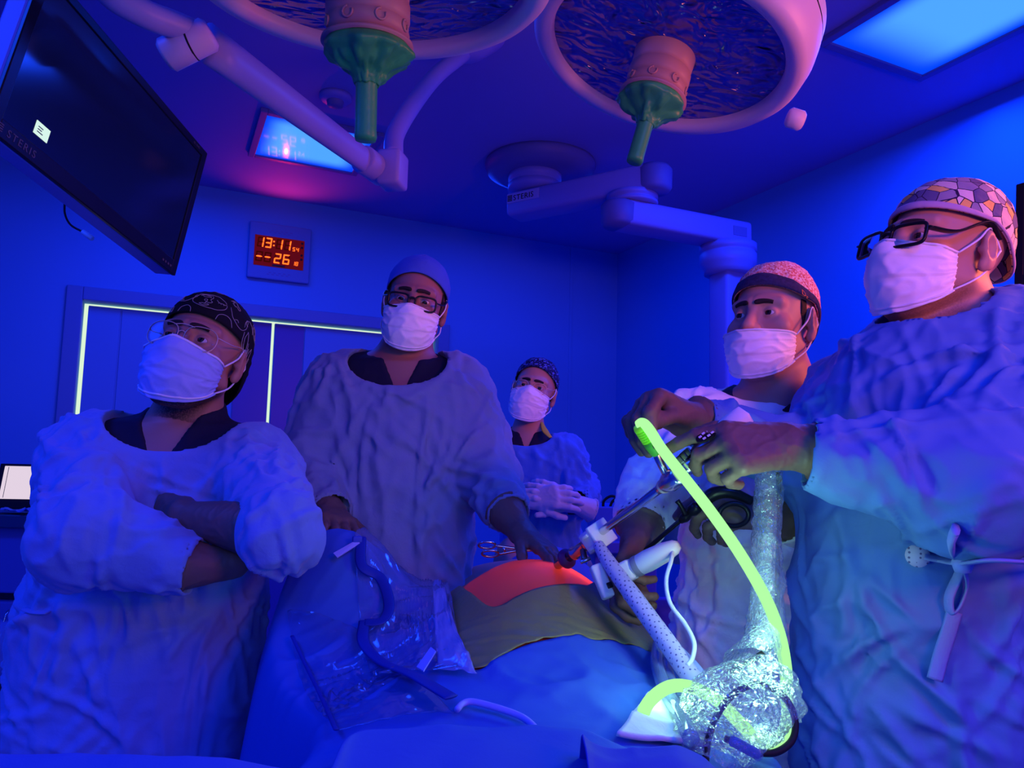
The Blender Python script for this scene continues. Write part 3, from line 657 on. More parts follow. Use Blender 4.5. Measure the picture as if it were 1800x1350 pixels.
# booms
kn = at(655, 292, 2.15); jl = at(352, 66, 1.45)
V, Fs = tube([jl + (kn - jl) * 0.03, kn], [0.036, 0.030], 12, 20, flat=(0.8, 1.25)); mesh('spring_arm', V, Fs, MAT['boom'], l1)
V, Fs = cyl(kn + np.array([-0.02, -0.055, 0]), kn + np.array([0.02, 0.055, 0]), 0.042, 36, 0.006); kj = mesh('elbow', V, Fs, MAT['boom'], l1)
V, Fs = cyl(kn + np.array([-0.021, -0.057, 0]), kn + np.array([-0.018, -0.05, 0]), 0.004, 10); mesh('screw', V, Fs, MAT['black'], kj)
V, Fs = box(0.075, 0.09, 0.11, (RZ(-0.2), kn + np.array([0.055, 0.03, 0.0])), bev=0.012); mesh('elbow_block', V, Fs, MAT['boom'], l1)
hubp = np.array([-0.22, 2.75, HC])
V, Fs = tube([kn + np.array([0.055, 0.03, 0.04]), at(700, 225, 2.3), at(760, 140, 2.55), hubp - np.array([0, 0, 0.1])], 0.030, 30, 16); mesh('extension_arm', V, Fs, MAT['boom'], l1)
V, Fs = lathe([(0, 0), (0.16, 0), (0.16, -0.03), (0.08, -0.1), (0, -0.12)], 40, (np.eye(3), hubp)); mesh('ceiling_canopy', V, Fs, MAT['boom'], l1)
V, Fs = cyl(at(288, 100, 1.43), at(372, 58, 1.43), 0.034, 32, 0.008); jt = mesh('swivel_joint', V, Fs, MAT['lamp_white'], l1)
V, Fs = cyl(at(335, 76, 1.43), at(338, 75, 1.43), 0.0348, 32); mesh('joint_seam', V, Fs, MAT['blackmatte'], jt)
V, Fs = tube([at(345, 60, 1.43), at(310, 45, 1.40), at(250, 22, 1.34), at(190, -20, 1.28), at(200, -90, 1.22), at(300, -170, 1.2), at(420, -190, 1.2)], 0.027, 50, 16); mesh('yoke', V, Fs, MAT['boom'], l1)
# second lamp: yoke and boom run up behind the housing
ys = ML2[0]; yk = C2 + ys @ np.array([0.0, 0, 0.2])
e0 = at(1402, 212, 1.70)
V, Fs = cyl(at(1384, 205, 1.72), at(1412, 214, 1.72), 0.024, 24, 0.006); mesh('pivot', V, Fs, MAT['lamp_white'], l2)
V, Fs = tube([yk, yk + np.array([0.1, 0.08, 0.12]), yk + np.array([0.06, 0.2, 0.3]), np.array([yk[0] + 0.02, yk[1] + 0.3, HC])], 0.03, 40, 16); mesh('boom', V, Fs, MAT['boom'], l2)
V, Fs = lathe([(0, 0), (0.14, 0), (0.14, -0.03), (0.07, -0.08), (0, -0.08)], 40, (np.eye(3), np.array([yk[0] + 0.02, yk[1] + 0.3, HC]))); mesh('ceiling_canopy', V, Fs, MAT['boom'], l2)
# ================================================================== people
def head_sdf(q, ears=True, full=True):
    """q in head coordinates (metres): face towards -Y, up +Z, origin between the ears"""
    d = s_ell(q, (0, 0.018, 0.042), (0.0745, 0.096, 0.088))
    d = smin(d, s_ell(q, (0, -0.030, -0.022), (0.060, 0.064, 0.075)), 0.035)
    d = smin(d, s_ell(q, (0, -0.052, -0.078), (0.040, 0.040, 0.042)), 0.03)
    x = np.abs(q[:, :1]); m = np.concatenate([x, q[:, 1:]], 1)
    d = smin(d, s_cap(m, (0.050, 0.0, -0.055), (0.022, -0.062, -0.100), 0.020, 0.019), 0.03)
    d = smin(d, s_sph(m, (0.0, -0.078, -0.104), 0.020), 0.02)
    d = smin(d, s_ell(m, (0.042, -0.066, -0.022), (0.024, 0.020, 0.022)), 0.02)          # cheek
    if full:
        d = smin(d, s_cap(m, (0.006, -0.087, 0.030), (0.046, -0.070, 0.030), 0.010, 0.009), 0.018)   # brow
        d = smax(d, -s_ell(m, (0.031, -0.101, 0.006), (0.020, 0.020, 0.014)), 0.014)     # socket
        lid = s_sph(m, (0.031, -0.0755, 0.006), 0.0146)
        lid = np.maximum(lid, -s_ell(m, (0.031, -0.094, 0.0055), (0.0125, 0.016, 0.0043)))
        d = smin(d, lid, 0.004)
        d = smax(d, -s_ell(m, (0.031, -0.094, 0.0055), (0.0122, 0.016, 0.0041)), 0.002)
    n = s_cap(q, (0, -0.088, 0.014), (0, -0.113, -0.024), 0.0075, 0.0125)
    d = smin(d, n, 0.014)
    d = smin(d, s_sph(m, (0.0125, -0.101, -0.029), 0.0095), 0.008)
    if full:
        d = smax(d, -s_ell(m, (0.0065, -0.108, -0.038), (0.0045, 0.007, 0.005)), 0.004)
        d = smin(d, s_ell(m, (0.008, -0.092, -0.0585), (0.016, 0.008, 0.005)), 0.006)
        d = smin(d, s_ell(q, (0, -0.090, -0.069), (0.019, 0.009, 0.006)), 0.006)
    if ears:
        E = RZ(0.35) @ RX(0.2)
        e = s_ell(m, (0.079, 0.014, -0.002), (0.010, 0.020, 0.033), E)
        e = np.maximum(e, -s_ell(m, (0.092, 0.010, 0.000), (0.011, 0.012, 0.021), E))
        e = smin(e, s_ell(m, (0.078, 0.006, -0.029), (0.007, 0.009, 0.011)), 0.008)
        e = smin(e, s_ell(m, (0.078, -0.001, -0.004), (0.006, 0.005, 0.007)), 0.004)
        d = smin(d, e, 0.008)
    return d
def mask_form(q, low):
    d = head_sdf(q, False, False)
    d = smin(d, s_ell(q, (0, -0.058, -0.055), (0.058, 0.066, 0.068)), 0.03)
    return d
def cast(fn, O, D, off, r0=0.26, it=40):
    t = np.full(len(O), r0)
    for _ in range(it):
        t = np.maximum(t - (fn((O + D * t[:, None]).astype(F32)) - off) * 0.7, 0.0)
    return t
def blur(G, n, wrap=False):
    for _ in range(n):
        P = np.pad(G, ((1, 1), (1, 1)), mode='edge')
        if wrap: P[0, 1:-1] = G[-1]; P[-1, 1:-1] = G[0]
        G = (P[1:-1, 1:-1] * 4 + P[:-2, 1:-1] + P[2:, 1:-1] + P[1:-1, :-2] + P[1:-1, 2:]) / 8
    return G

def finger_chain(b, d, n, lens, curls):
    """joint points of a finger: base b, direction d, bends towards n (palm side)"""
    P = [np.asarray(b, float)]; ang = 0
    for L, c in zip(lens, curls):
        ang += rad(c); P.append(P[-1] + L * (math.cos(ang) * d + math.sin(ang) * n))
    return P
def hand_mesh(name, W, D, N, side, curls, thumb, mat, parent, cuff=None, cuff_r=(0.036, 0.040), sc=1.0, res=0.0028, spread=4, seed=0):
    """gloved hand. W wrist, D towards the knuckles, N out of the palm, side +1/-1 thumb side, curls per finger (index..little)"""
    D = np.asarray(D, float); D /= np.linalg.norm(D); N = np.asarray(N, float); N = N - D * (N @ D); N /= np.linalg.norm(N)
    S = np.cross(N, D) * side; W = np.asarray(W, float)
    def L(x, y, z): return W + sc * (x * D + y * S + z * N)
    bases = [(0.092, 0.029), (0.096, 0.009), (0.091, -0.011), (0.083, -0.029)]
    lens = [(0.043, 0.027, 0.021), (0.047, 0.030, 0.022), (0.043, 0.028, 0.021), (0.034, 0.021, 0.019)]
    prims = []; palm = []
    for i, (bx, by) in enumerate(bases):
        palm.append((L(0.012, by * 0.55, 0), L(bx, by, 0), 0.0165 * sc, 0.0125 * sc))
        a = rad((1.5 - i) * spread); d = math.cos(a) * D + math.sin(a) * S
        P = finger_chain(L(bx, by, 0), d, N, [l * sc for l in lens[i]], curls[i])
        rr = [0.0105, 0.0098, 0.0088, 0.0080]; k = 0.9 if i == 3 else 1.0
        prims.append([(P[j], P[j + 1], rr[j] * sc * k, rr[j + 1] * sc * k) for j in range(3)])
    t0 = L(0.024, 0.020, 0.006); out, opp, bend = thumb
    td = math.cos(rad(out)) * D + math.sin(rad(out)) * (math.cos(rad(opp)) * S + math.sin(rad(opp)) * N); td /= np.linalg.norm(td)
    tb = N * 0.7 + D * 0.5 - S * 0.4; tb = tb - td * (tb @ td); tb /= np.linalg.norm(tb)
    TP = finger_chain(t0, td, tb, [0.044 * sc, 0.033 * sc, 0.026 * sc], [0, bend, bend])
    tr = [0.0155, 0.0118, 0.0108, 0.0092]
    cuff = np.asarray(cuff if cuff is not None else W - D * 0.07, float)
    def fn(P):
        d = None
        for a, b, ra, rb in palm:
            e = s_cap(P, a, b, ra, rb); d = e if d is None else smin(d, e, 0.016 * sc)
        for ch in prims:
            e = None
            for a, b, ra, rb in ch:
                f = s_cap(P, a, b, ra, rb); e = f if e is None else smin(e, f, 0.003 * sc)
            d = smin(d, e, 0.0045 * sc)
        e = None
        for j in range(3):
            f = s_cap(P, TP[j], TP[j + 1], tr[j] * sc, tr[j + 1] * sc); e = f if e is None else smin(e, f, 0.004 * sc)
        d = smin(d, e, 0.011 * sc)
        c = s_cap(P, W, cuff, 0.0275 * sc, cuff_r[0]); ax = (cuff - W) / (np.linalg.norm(cuff - W) + 1e-9)
        h = (P - cuff.astype(F32)) @ ax.astype(F32)
        d = smin(d, c, 0.022 * sc); d = np.maximum(d, h - 0.002)
        rim = np.sqrt((nrm_(P - (cuff.astype(F32)) - h[:, None] * ax.astype(F32)) - F32(cuff_r[0] + 0.001)) ** 2 + h * h) - F32(0.0028)
        return np.minimum(d, rim)
    pts = np.array([p for c in prims for s in c for p in s[:2]] + list(TP) + [W, cuff]); lo = pts.min(0) - 0.055; hi = pts.max(0) + 0.055
    Vt, Q = surface(fn, axis(lo[0], hi[0], res), axis(lo[1], hi[1], res), axis(lo[2], hi[2], res))
    Nn = vnormals(Vt, Q); dist = np.linalg.norm(Vt - W, axis=1)
    Vt = Vt + Nn * (folds(Vt, 3.3 + seed, (22, 22, 22)) * 0.0016)[:, None]
    return mesh(name, Vt, Q, mat, parent)

def person(cfg):
    name = cfg.get('name', 'person'); hc = np.asarray(cfg['head'], float); hs = cfg.get('hs', 1.0)
    HR = RZ(rad(cfg['yaw'])) @ RX(-rad(cfg['pitch'])) @ RY(rad(cfg['roll']))
    rows = cfg['rows']; Z = np.array([r[0] for r in rows])[::-1]; TB = np.array([r[1:] for r in rows])[::-1]
    base = np.array([TB[0, 0], TB[0, 1], 0.0])
    r = root(name, base, cfg['label'], 'person')
    H32 = HR.astype(F32); hc32 = hc.astype(F32)
    def Hw(p): return np.asarray(p, float) * hs @ HR.T + hc
    def hl(P): return (P - hc32) @ H32 / F32(hs)
    nb = np.asarray(cfg['neck'], float)                      # base of the neck
    neck0 = Hw((0, 0.028, -0.060)); nr = cfg.get('nr', 0.056)
    def torso(P, grow=0.0, ex=2.35):
        z = P[:, 2]; cx = np.interp(z, Z, TB[:, 0]).astype(F32); cy = np.interp(z, Z, TB[:, 1]).astype(F32)
        a = np.interp(z, Z, TB[:, 2]).astype(F32) + F32(grow); b = np.interp(z, Z, TB[:, 3]).astype(F32) + F32(grow)
        u = np.abs(P[:, 0] - cx) / a; v = np.abs(P[:, 1] - cy) / b
        d = ((u ** ex + v ** ex) ** F32(1 / ex) - 1) * np.minimum(a, b)
        return d
    ztop = Z[-1]; arms = cfg['arms']
    hw_ = float(np.clip(TB[0, 2] - 0.105, 0.02, 0.09)); hips = [base + np.array([s * hw_, 0, 0]) for s in (-1, 1)]
    # ---- body: one continuous surface, head to ankles
    def core(P):
        z = P[:, 2]
        d = smax(torso(P, -0.030, 2.0), z - F32(ztop - 0.012), 0.05); d = np.maximum(d, F32(0.75) - z)
        for a in arms:
            p = a['pts']; rr = a['r']
            d = smin(d, s_cap(P, p[0], p[1], rr[0] * 0.62, rr[1] * 0.55), 0.04)
            d = smin(d, s_cap(P, p[1], p[2], rr[1] * 0.55, 0.027), 0.02)
        for h in hips:
            d = smin(d, s_cap(P, h + np.array([0, 0, 0.86]), h + np.array([0, 0, 0.48]), 0.085, 0.058), 0.05)
            d = smin(d, s_cap(P, h + np.array([0, 0, 0.48]), h + np.array([0, 0.02, 0.09]), 0.058, 0.038), 0.03)
        d = smin(d, s_cap(P, neck0, nb, nr, nr * 1.12), 0.02)
        d = smin(d, s_cap(P, nb, nb + np.array([0, 0.02, -0.05]), nr * 1.1, nr * 1.5), 0.05)
        return d
    def body(P):
        d = core(P)
        near = np.nonzero(nrm_(P - hc32) < 0.24 * hs)[0]
        if len(near):
            q = hl(P[near]); hd = head_sdf(q) * F32(hs); d[near] = smin(d[near], hd, 0.016)
        return d
    R_ = 0.155 * hs; fr = cfg.get('res', 0.0027)
    allp = np.array([p for a in arms for p in a['pts']] + [hc + 0.13, hc - 0.13]); lo = np.minimum(allp.min(0), [(TB[:, 0] - TB[:, 2]).min(), (TB[:, 1] - TB[:, 3]).min(), 0]) - 0.09
    hi = np.maximum(allp.max(0), [(TB[:, 0] + TB[:, 2]).max(), (TB[:, 1] + TB[:, 3]).max(), 0]) + 0.09
    Vt, Q = surface(body, axis(lo[0], hi[0], 0.02, (hc[0] - R_, hc[0] + R_, fr)), axis(lo[1], hi[1], 0.02, (hc[1] - R_, hc[1] + R_, fr)), axis(0.02, hc[2] + R_, 0.02, (hc[2] - R_, hc[2] + R_, fr)))
    b = mesh('body', Vt, Q, cfg['skin'], r)
    ql = (Vt - hc) @ HR / hs
    bd = np.clip((-0.028 - 0.35 * np.abs(ql[:, 0]) + 0.15 - ql[:, 2] - 0.15) / 0.02 + 0.0, 0, 1) * np.clip((0.012 - ql[:, 1]) / 0.02, 0, 1) * (ql[:, 2] > -0.135) * cfg.get('beard', 0.0)
    at_ = b.data.attributes.new('beard', 'FLOAT', 'POINT'); at_.data.foreach_set('value', bd.astype(F32))
    # ---- eyes
    gz = cfg.get('gaze', (0, 0)); gd = np.array([math.sin(rad(gz[0])) * math.cos(rad(gz[1])), -math.cos(rad(gz[0])) * math.cos(rad(gz[1])), math.sin(rad(gz[1]))])
    for s in (-1, 1):
        V, Fs = lathe([(0.0128 * math.sin(t), 0.0128 * math.cos(t)) for t in np.linspace(0.001, PI, 22)], 24, (frame_to(gd), np.array([s * 0.031, -0.0755, 0.006])))
        cen = np.array([V[list(f)].mean(0) for f in Fs]) - np.array([s * 0.031, -0.0755, 0.006]); ca = (cen @ gd) / np.linalg.norm(cen, axis=1)
        mesh('eye', Hw(V), Fs, None, r, mats=[MAT['eye_w'], MAT['iris'], MAT['pupil']], midx=np.where(ca > 0.975, 2, np.where(ca > 0.85, 1, 0)))
    fnh = lambda q: head_sdf(q, False, True)
    def patch(nu, nv, th, zf, off, form, y0=-0.015, smooth=0):
        """grid cast onto the head around the face: th angles, zf(theta, v) heights"""
        U = np.linspace(th[0], th[1], nu)[:, None] * np.ones((1, nv)); Vv = np.linspace(0, 1, nv)[None] * np.ones((nu, 1)); Zz = zf(U, Vv)
        O = np.stack([np.zeros(nu * nv), np.full(nu * nv, y0), Zz.ravel()], 1); Dd = np.stack([np.sin(U.ravel()), -np.cos(U.ravel()), np.zeros(nu * nv)], 1)
        t = cast(form, O, Dd, off).reshape(nu, nv); t = blur(t, smooth) if smooth else t
        return U, Vv, O, Dd, t
    # ---- eyebrows
    for s in (-1, 1):
        sg = 0.0268 + cfg.get('brow', 0.0)
        def zf(U, Vv):
            w_ = np.clip((np.abs(U) - 0.08) / 0.62, 0, 1); c = sg + 0.0045 * np.sin(w_ * PI * 0.75) - 0.0045 * w_ ** 2
            return c + (Vv - 0.5) * (0.0082 - 0.0060 * w_) * np.clip(0.45 + w_ * 3, 0, 1)
        U, Vv, O, Dd, t = patch(18, 5, (s * 0.10, s * 0.62), zf, 0.0, fnh, y0=-0.03)
        edge = (1 - (2 * Vv - 1) ** 2) * np.clip((np.abs(U) - 0.1) * 30, 0.15, 1)
        P = (O + Dd * (t + 0.0003 + 0.0012 * edge).ravel()[:, None]).reshape(18, 5, 3)
        if s > 0: P = P[:, ::-1]
        V, Fs = shell(P, thick=0.003); mesh('eyebrow', Hw(V), Fs, MAT['hair'], r)
    # ---- surgical mask
    mk = cfg['mask']; mw_ = rad(mk.get('half', 66)); zt0, zts = mk.get('top', (0.004, -0.020)); zb0, zbs = mk.get('bot', (-0.128, -0.082))
    def zf(U, Vv):
        k = np.abs(U) / mw_; top = zts + (zt0 - zts) * np.clip(1 - k * 1.25, 0, 1) ** 1.25; bot = zbs + (zb0 - zbs) * (1 - k ** 2)
        return top + (bot - top) * Vv
    form = lambda q: mask_form(q, 0)
    nu, nv = 61, 45
    U, Vv, O, Dd, t = patch(nu, nv, (-mw_, mw_), zf, 0.0045, form, smooth=8)
    k = np.abs(U) / mw_; ple = (((Vv * 3.6 + 0.1) % 1.0) ** 1.5) * np.clip((0.82 - Vv) * 8, 0, 1) * np.clip((Vv - 0.16) * 9, 0, 1)
    P0 = np.stack([U * 3 + mk.get('seed', 0) * 9, Vv * 2.6, np.zeros_like(U)], -1).reshape(-1, 3)
    cr = (1 - np.minimum(1, np.abs(perlin(P0 * np.array([0.9, 1.7, 1]))) * 4)).reshape(nu, nv) ** 2
    t = t + ple * 0.0034 * (0.5 + 0.5 * k) + cr * 0.0030 * np.clip((1 - k) * 3, 0.2, 1) - 0.0035 * np.clip(k * 4 - 3, 0, 1) * np.abs(np.sin(Vv * 22)) + 0.0035 * np.clip((Vv - 0.9) * 10, 0, 1)
    P = (O + Dd * t.ravel()[:, None]).reshape(nu, nv, 3)
    V, Fs = shell(P[:, ::-1], thick=0.0016); mo = mesh('face_mask', Hw(V), Fs, MAT[mk.get('mat', 'mask_w')], r)
    for vv in mk.get('trim', (0.035, 0.94)):
        j = int(vv * (nv - 1)); n_ = P[:, j] + Dd.reshape(nu, nv, 3)[:, j] * 0.0006
        V, Fs = tube(n_[1:-1], 0.0016, None, 6, flat=(0.5, 1.5)); mesh('mask_seam', Hw(V), Fs, MAT['strap'], mo)
    for s, ui in ((-1, 0), (1, nu - 1)):
        et = np.array([s * 0.080, 0.012, 0.034]); ebk = np.array([s * 0.083, 0.034, 0.002]); eb = np.array([s * 0.078, 0.014, -0.036])
        for pts in ([P[ui, 1], (P[ui, 1] + et) / 2 + np.array([s * 0.006, 0, 0]), et, ebk], [P[ui, nv - 2], (P[ui, nv - 2] + eb) / 2 + np.array([s * 0.005, 0, -0.002]), eb, ebk]):
            V, Fs = tube(pts, 0.0017, 20, 6); mesh('ear_loop', Hw(V), Fs, MAT['strap'], mo)
    # ---- cap
    cp = cfg['cap']; n, m = 96, 34; th = np.linspace(0, 2 * PI, n, endpoint=False)
    fe, se, be = cp.get('el', (26, 4, -30))
    c_, el = np.cos(th), None
    lowf = np.where(c_ > 0, se + (fe - se) * np.abs(c_) ** 1.5, se + (be - se) * np.abs(c_) ** 1.0)
    lowf = lowf + cp.get('tilt', 0) * np.sin(th)
    el = rad(1) * (lowf[:, None] + (90 - lowf[:, None]) * np.linspace(0, 1, m)[None] ** 0.9); el[:, -1] = rad(89.9)
    TH = th[:, None] * np.ones((1, m))
    Dd = np.stack([np.sin(TH) * np.cos(el), -np.cos(TH) * np.cos(el), np.sin(el)], -1).reshape(-1, 3); O = np.tile(np.array([0, 0.014, 0.034]), (n * m, 1))
    capf = lambda q: smin(head_sdf(q, False, False), s_ell(q, (0, 0.10, -0.01), cp.get('bun', (0.03, 0.03, 0.03))), 0.05)
    t = cast(capf, O, Dd, 0.009).reshape(n, m)
    vv = np.linspace(0, 1, m)[None]
    Pn = (Dd * 0.1 + cp.get('seed', 0) * 3.1)
    wr = folds(Pn, cp.get('seed', 0), (16, 16, 22)).reshape(n, m)
    top = np.sin(np.clip(vv * 1.3, 0, 1) * PI / 2)
    t = blur(t, 3, True) + wr * 0.0030 * np.clip(vv * 6, 0.1, 1) * cp.get('wr', 1.0) + cp.get('puff', 0.004) * top * (0.6 + 0.4 * np.clip(-np.cos(TH), -1, 1))
    t[:, -1] = t[:, -1].mean()
    G = (O + Dd * t.ravel()[:, None]).reshape(n, m, 3)
    V, Fs = shell(G, thick=0.0025, wrap=True); co = mesh('cap', Hw(V), Fs, MAT[cp['mat']], r)
    capP = lambda az, e_, lift: np.array([0, 0.014, 0.034]) + np.stack([np.sin(az) * np.cos(e_), -np.cos(az) * np.cos(e_), np.sin(e_)], -1) * (np.interp(0, [0], [0]) + cap_t(az, e_) + lift)[:, None]
    def cap_t(az, e_):
        u = (np.asarray(az) % (2 * PI)) / (2 * PI) * n; i = np.floor(u).astype(int) % n; f = u - np.floor(u); i2 = (i + 1) % n
        def row(ii): return np.array([np.interp(e, el[a], t[a]) for a, e in zip(ii, e_)])
        return row(i) * (1 - f) + row(i2) * f
    if cp.get('band'):
        V, Fs = [], None
        az = np.linspace(0, 2 * PI, 97)[:-1]; vz = np.linspace(0, 1, 6); e0 = rad(1) * (lowf - 1.0)
        G2 = np.zeros((n, 6, 3)); bw = cp['band'][0]
        for j, z in enumerate(vz):
            e_ = e0 + rad(bw) * z * (0.55 + 0.45 * np.clip(np.cos(th), 0, 1)); G2[:, j] = capP(th, e_, 0.0022 + 0.0015 * math.sin(z * PI))
        V, Fs = shell(G2, thick=0.002, wrap=True); mesh('headband', Hw(V), Fs, MAT[cp['band'][1]], co)
    if cp.get('art'): cp['art'](capP, Hw, co)
    if cp.get('bun'):
        pass
    # ---- hair and sideburns below the cap
    if cfg.get('side', False):
        for s in (-1, 1):
            U, Vv, O2, D2, t2 = patch(8, 10, (s * 1.28, s * 1.52), lambda U, Vv: 0.045 - (0.030 + 0.03 * (np.abs(U) - 1.28) / 0.24) * Vv, 0.0, fnh, y0=0.0)
            P = (O2 + D2 * (t2 + 0.0006 + 0.002 * np.sin(Vv * PI)).ravel()[:, None]).reshape(8, 10, 3)
            if s < 0: P = P[:, ::-1]
            V, Fs = shell(P[:, ::-1], thick=0.003); mesh('sideburn', Hw(V), Fs, MAT['hair'], r)
    # ---- spectacles
    gs = cfg.get('glasses')
    if gs:
        w2, h2, ex, rr, m_ = gs['w'] / 2, gs['h'] / 2, gs['ex'], gs['r'], MAT[gs['mat']]; dz = gs.get('dz', 0); y0 = gs.get('y', -0.112); tl = gs.get('tilt', 0.08)
        def bend(p):
            p = np.asarray(p, float).copy(); p[..., 1] = y0 + 2.6 * np.minimum(np.abs(p[..., 0]), 0.075) ** 2 + p[..., 2] * tl; p[..., 2] += dz; return p
        cxx = gs.get('cx', 0.034)
        go = None; ins_ = []
        for s in (-1, 1):
            a = np.linspace(0, 2 * PI, 48, endpoint=False); ca, sa = np.cos(a), np.sin(a)
            px_ = s * cxx + w2 * np.sign(ca) * np.abs(ca) ** (2 / ex); pz_ = h2 * np.sign(sa) * np.abs(sa) ** (2 / ex)
            pz_ = pz_ * np.where(sa < 0, 1.0, 1.0); px_ = px_ + np.where(sa < 0, -s * 0.12 * pz_ * -1 * gs.get('drop', 0), 0)
            V, Fs = tube(bend(np.stack([px_, 0 * px_, pz_], 1)), rr, None, 8, closed=True, up=(0, 1, 0), flat=gs.get('flat'))
            o = mesh('glasses_rim', Hw(V), Fs, m_, r) if go is None else mesh('rim', Hw(V), Fs, m_, go)
            if go is None: go = o; o.name = 'glasses'
            # lens
            cpt = bend(np.array([s * cxx, 0, 0])); ring = bend(np.stack([px_, 0 * px_, pz_], 1))
            Gd = cpt + (ring - cpt)[:, None] * np.linspace(0, 0.985, 6)[None, :, None]
            V, Fs = shell(Gd, thick=0.0012, wrap=True); mesh('lens', Hw(V), Fs, MAT['glass'], go)
            hx = s * (cxx + w2)
            tp = [bend(np.array([hx, 0, h2 * 0.45])), np.array([s * 0.078, -0.060, h2 * 0.45 + dz + 0.004]), np.array([s * 0.0815, 0.0, gs.get('ear', 0.030)]), np.array([s * 0.082, 0.028, gs.get('ear', 0.030) - 0.022])]
            V, Fs = tube(tp, [gs.get('tr', rr), gs.get('tr', rr), gs.get('tr', rr) * 0.8], 30, 8, flat=gs.get('tflat', (1, 1)), up=(1, 0, 0)); mesh('temple', Hw(V), Fs, m_, go)
        for zb_, rb_ in gs.get('bridges', ((0.25, 1.0),)):
            xg = cxx - w2 * (1 if zb_ < 0.8 else 0.55)
            V, Fs = tube(bend(np.array([[-xg, 0, h2 * zb_], [0, 0, h2 * zb_ + 0.003], [xg, 0, h2 * zb_]])), rr * rb_, 14, 8); mesh('bridge', Hw(V), Fs, m_, go)
    # ---- scrub collar under the gown
    def scrub(P):
        z = P[:, 2]; d = core(P) - F32(0.0055)
        f = np.asarray(cfg['front'], F32); f = f / np.linalg.norm(f)
        q = P - nb.astype(F32); fo = q @ np.append(f, 0).astype(F32); sd_ = np.abs(q @ np.array([f[1], -f[0], 0], F32))
        vcut = np.maximum(sd_ - (q[:, 2] + F32(cfg.get('vneck', 0.12))) * F32(cfg.get('vslope', 0.42)), -fo)
        d = smax(d, -vcut, 0.006); d = np.maximum(d, F32(nb[2] - 0.28) - z)
        if cfg.get('tight'): d = np.maximum(d, s_ell(P, cfg['neckhole'][0], np.array(cfg['neckhole'][1]) * 0.92))
        rr = np.sqrt(q[:, 0] ** 2 + q[:, 1] ** 2)
        return np.maximum(d, q[:, 2] - F32(cfg.get('collar', 0.035)) + fo * F32(0.35) + np.maximum(rr - F32(nr * 1.15), 0) * F32(0.1))
    Rn = 0.24
    V, Q = surface(scrub, axis(nb[0] - Rn, nb[0] + Rn, 0.0055), axis(nb[1] - Rn, nb[1] + Rn, 0.0055), axis(nb[2] - 0.30, nb[2] + 0.10, 0.0055))
    Nn = vnormals(V, Q); V = V + Nn * (folds(V, 8.8, (14, 14, 10)) * 0.002)[:, None]
    mesh('scrub_top', V, Q, MAT[cfg.get('scrubmat', 'scrub')], r)
    # ---- gown
    nk = cfg['neckhole']                                     # centre, radii of the neck opening
    NH = RX(rad(nk[2])) if len(nk) > 2 else np.eye(3)
    def gown(P):
        z = P[:, 2]
        d = smax(torso(P, 0.0), z - F32(ztop), 0.06); d = np.maximum(d, F32(cfg.get('hem', 0.32)) - z)
        for a in arms:
            p = a['pts']; rr = a['r']; ax = p[2] - p[1]; ax = ax / np.linalg.norm(ax)
            up_ = s_cap(P, p[0], p[1], rr[0], rr[1]); lo_ = s_cap(P, p[1], p[2], rr[1], rr[2])
            lo_ = np.maximum(lo_, (P - p[2].astype(F32)) @ ax.astype(F32))
            d = smin(d, up_, a.get('k', 0.06)); e = smin(lo_, s_sph(P, p[1], rr[1]), 0.02); d = smin(d, e, a.get('k2', 0.012))
            d = np.maximum(d, -s_cap(P, p[2] - ax * 0.035, p[2] + ax * 0.02, rr[2] - 0.006, rr[2] - 0.006))
        d = np.maximum(d, -s_ell(P, nk[0], nk[1], NH))
        return d
    gr = cfg.get('gres', 0.0075)
    V, Q = surface(gown, axis(lo[0] - 0.03, hi[0] + 0.03, gr), axis(lo[1] - 0.03, hi[1] + 0.03, gr), axis(cfg.get('hem', 0.32) - 0.03, ztop + 0.12, gr * 2.5, (cfg.get('zfine', 0.62), ztop + 0.12, gr)))
    Nn = vnormals(V, Q)
    fs = cfg.get('fold', (7, 7, 4.0)); amp = cfg.get('famp', 0.011)
    f = folds(V, cfg.get('seed', 1), fs)
    keep = np.clip(np.abs(gown(V.astype(F32) + (Nn * -0.004).astype(F32)) ) / 0.004, 0.4, 1)
    wv = np.clip(np.abs(s_ell(V.astype(F32), nk[0], nk[1], NH)) / 0.035, 0.12, 1)
    for a in arms:
        p = a['pts']; ax = (p[2] - p[1]) / np.linalg.norm(p[2] - p[1]); q = V - p[2]; h = q @ ax; rd = np.linalg.norm(q - h[:, None] * ax, axis=1)
        wv = np.where(rd < a['r'][2] * 1.7, np.minimum(wv, np.clip(np.abs(h) / 0.04, 0.12, 1)), wv)
    V = V + Nn * (f * amp * wv)[:, None]; Nn = vnormals(V, Q)
    cz = creases(V, Nn, cfg.get('ncr', 240), 100 + cfg.get('seed', 1), cfg.get('cpref', (0, 0, 1)), cfg.get('cspread', 38))
    V = V + Nn * (cz * wv * cfg.get('camp', 1.0))[:, None]
    g = mesh('gown', V, Q, MAT[cfg['gown']], r)
    # trousers and shoes under the gown
    for s, h in zip((-1, 1), hips):
        V, Fs = lathe([(0.0, 0.05), (0.062, 0.05), (0.066, 0.08), (0.072, 0.3), (0.09, 0.55), (0.10, 0.8), (0.0, 0.8)], 24, (np.eye(3), h)); mesh('trouser_leg', V, Fs, MAT['scrub'], r)
        fv = np.append(np.asarray(cfg['front'], float), 0); fv /= np.linalg.norm(fv); M = np.stack([np.cross(fv, [0, 0, 1]), fv, [0, 0, 1]], 1)
        t_ = np.linspace(0, 1, 14); G = np.zeros((14, 20, 3)); a = np.linspace(0, 2 * PI, 20, endpoint=False)
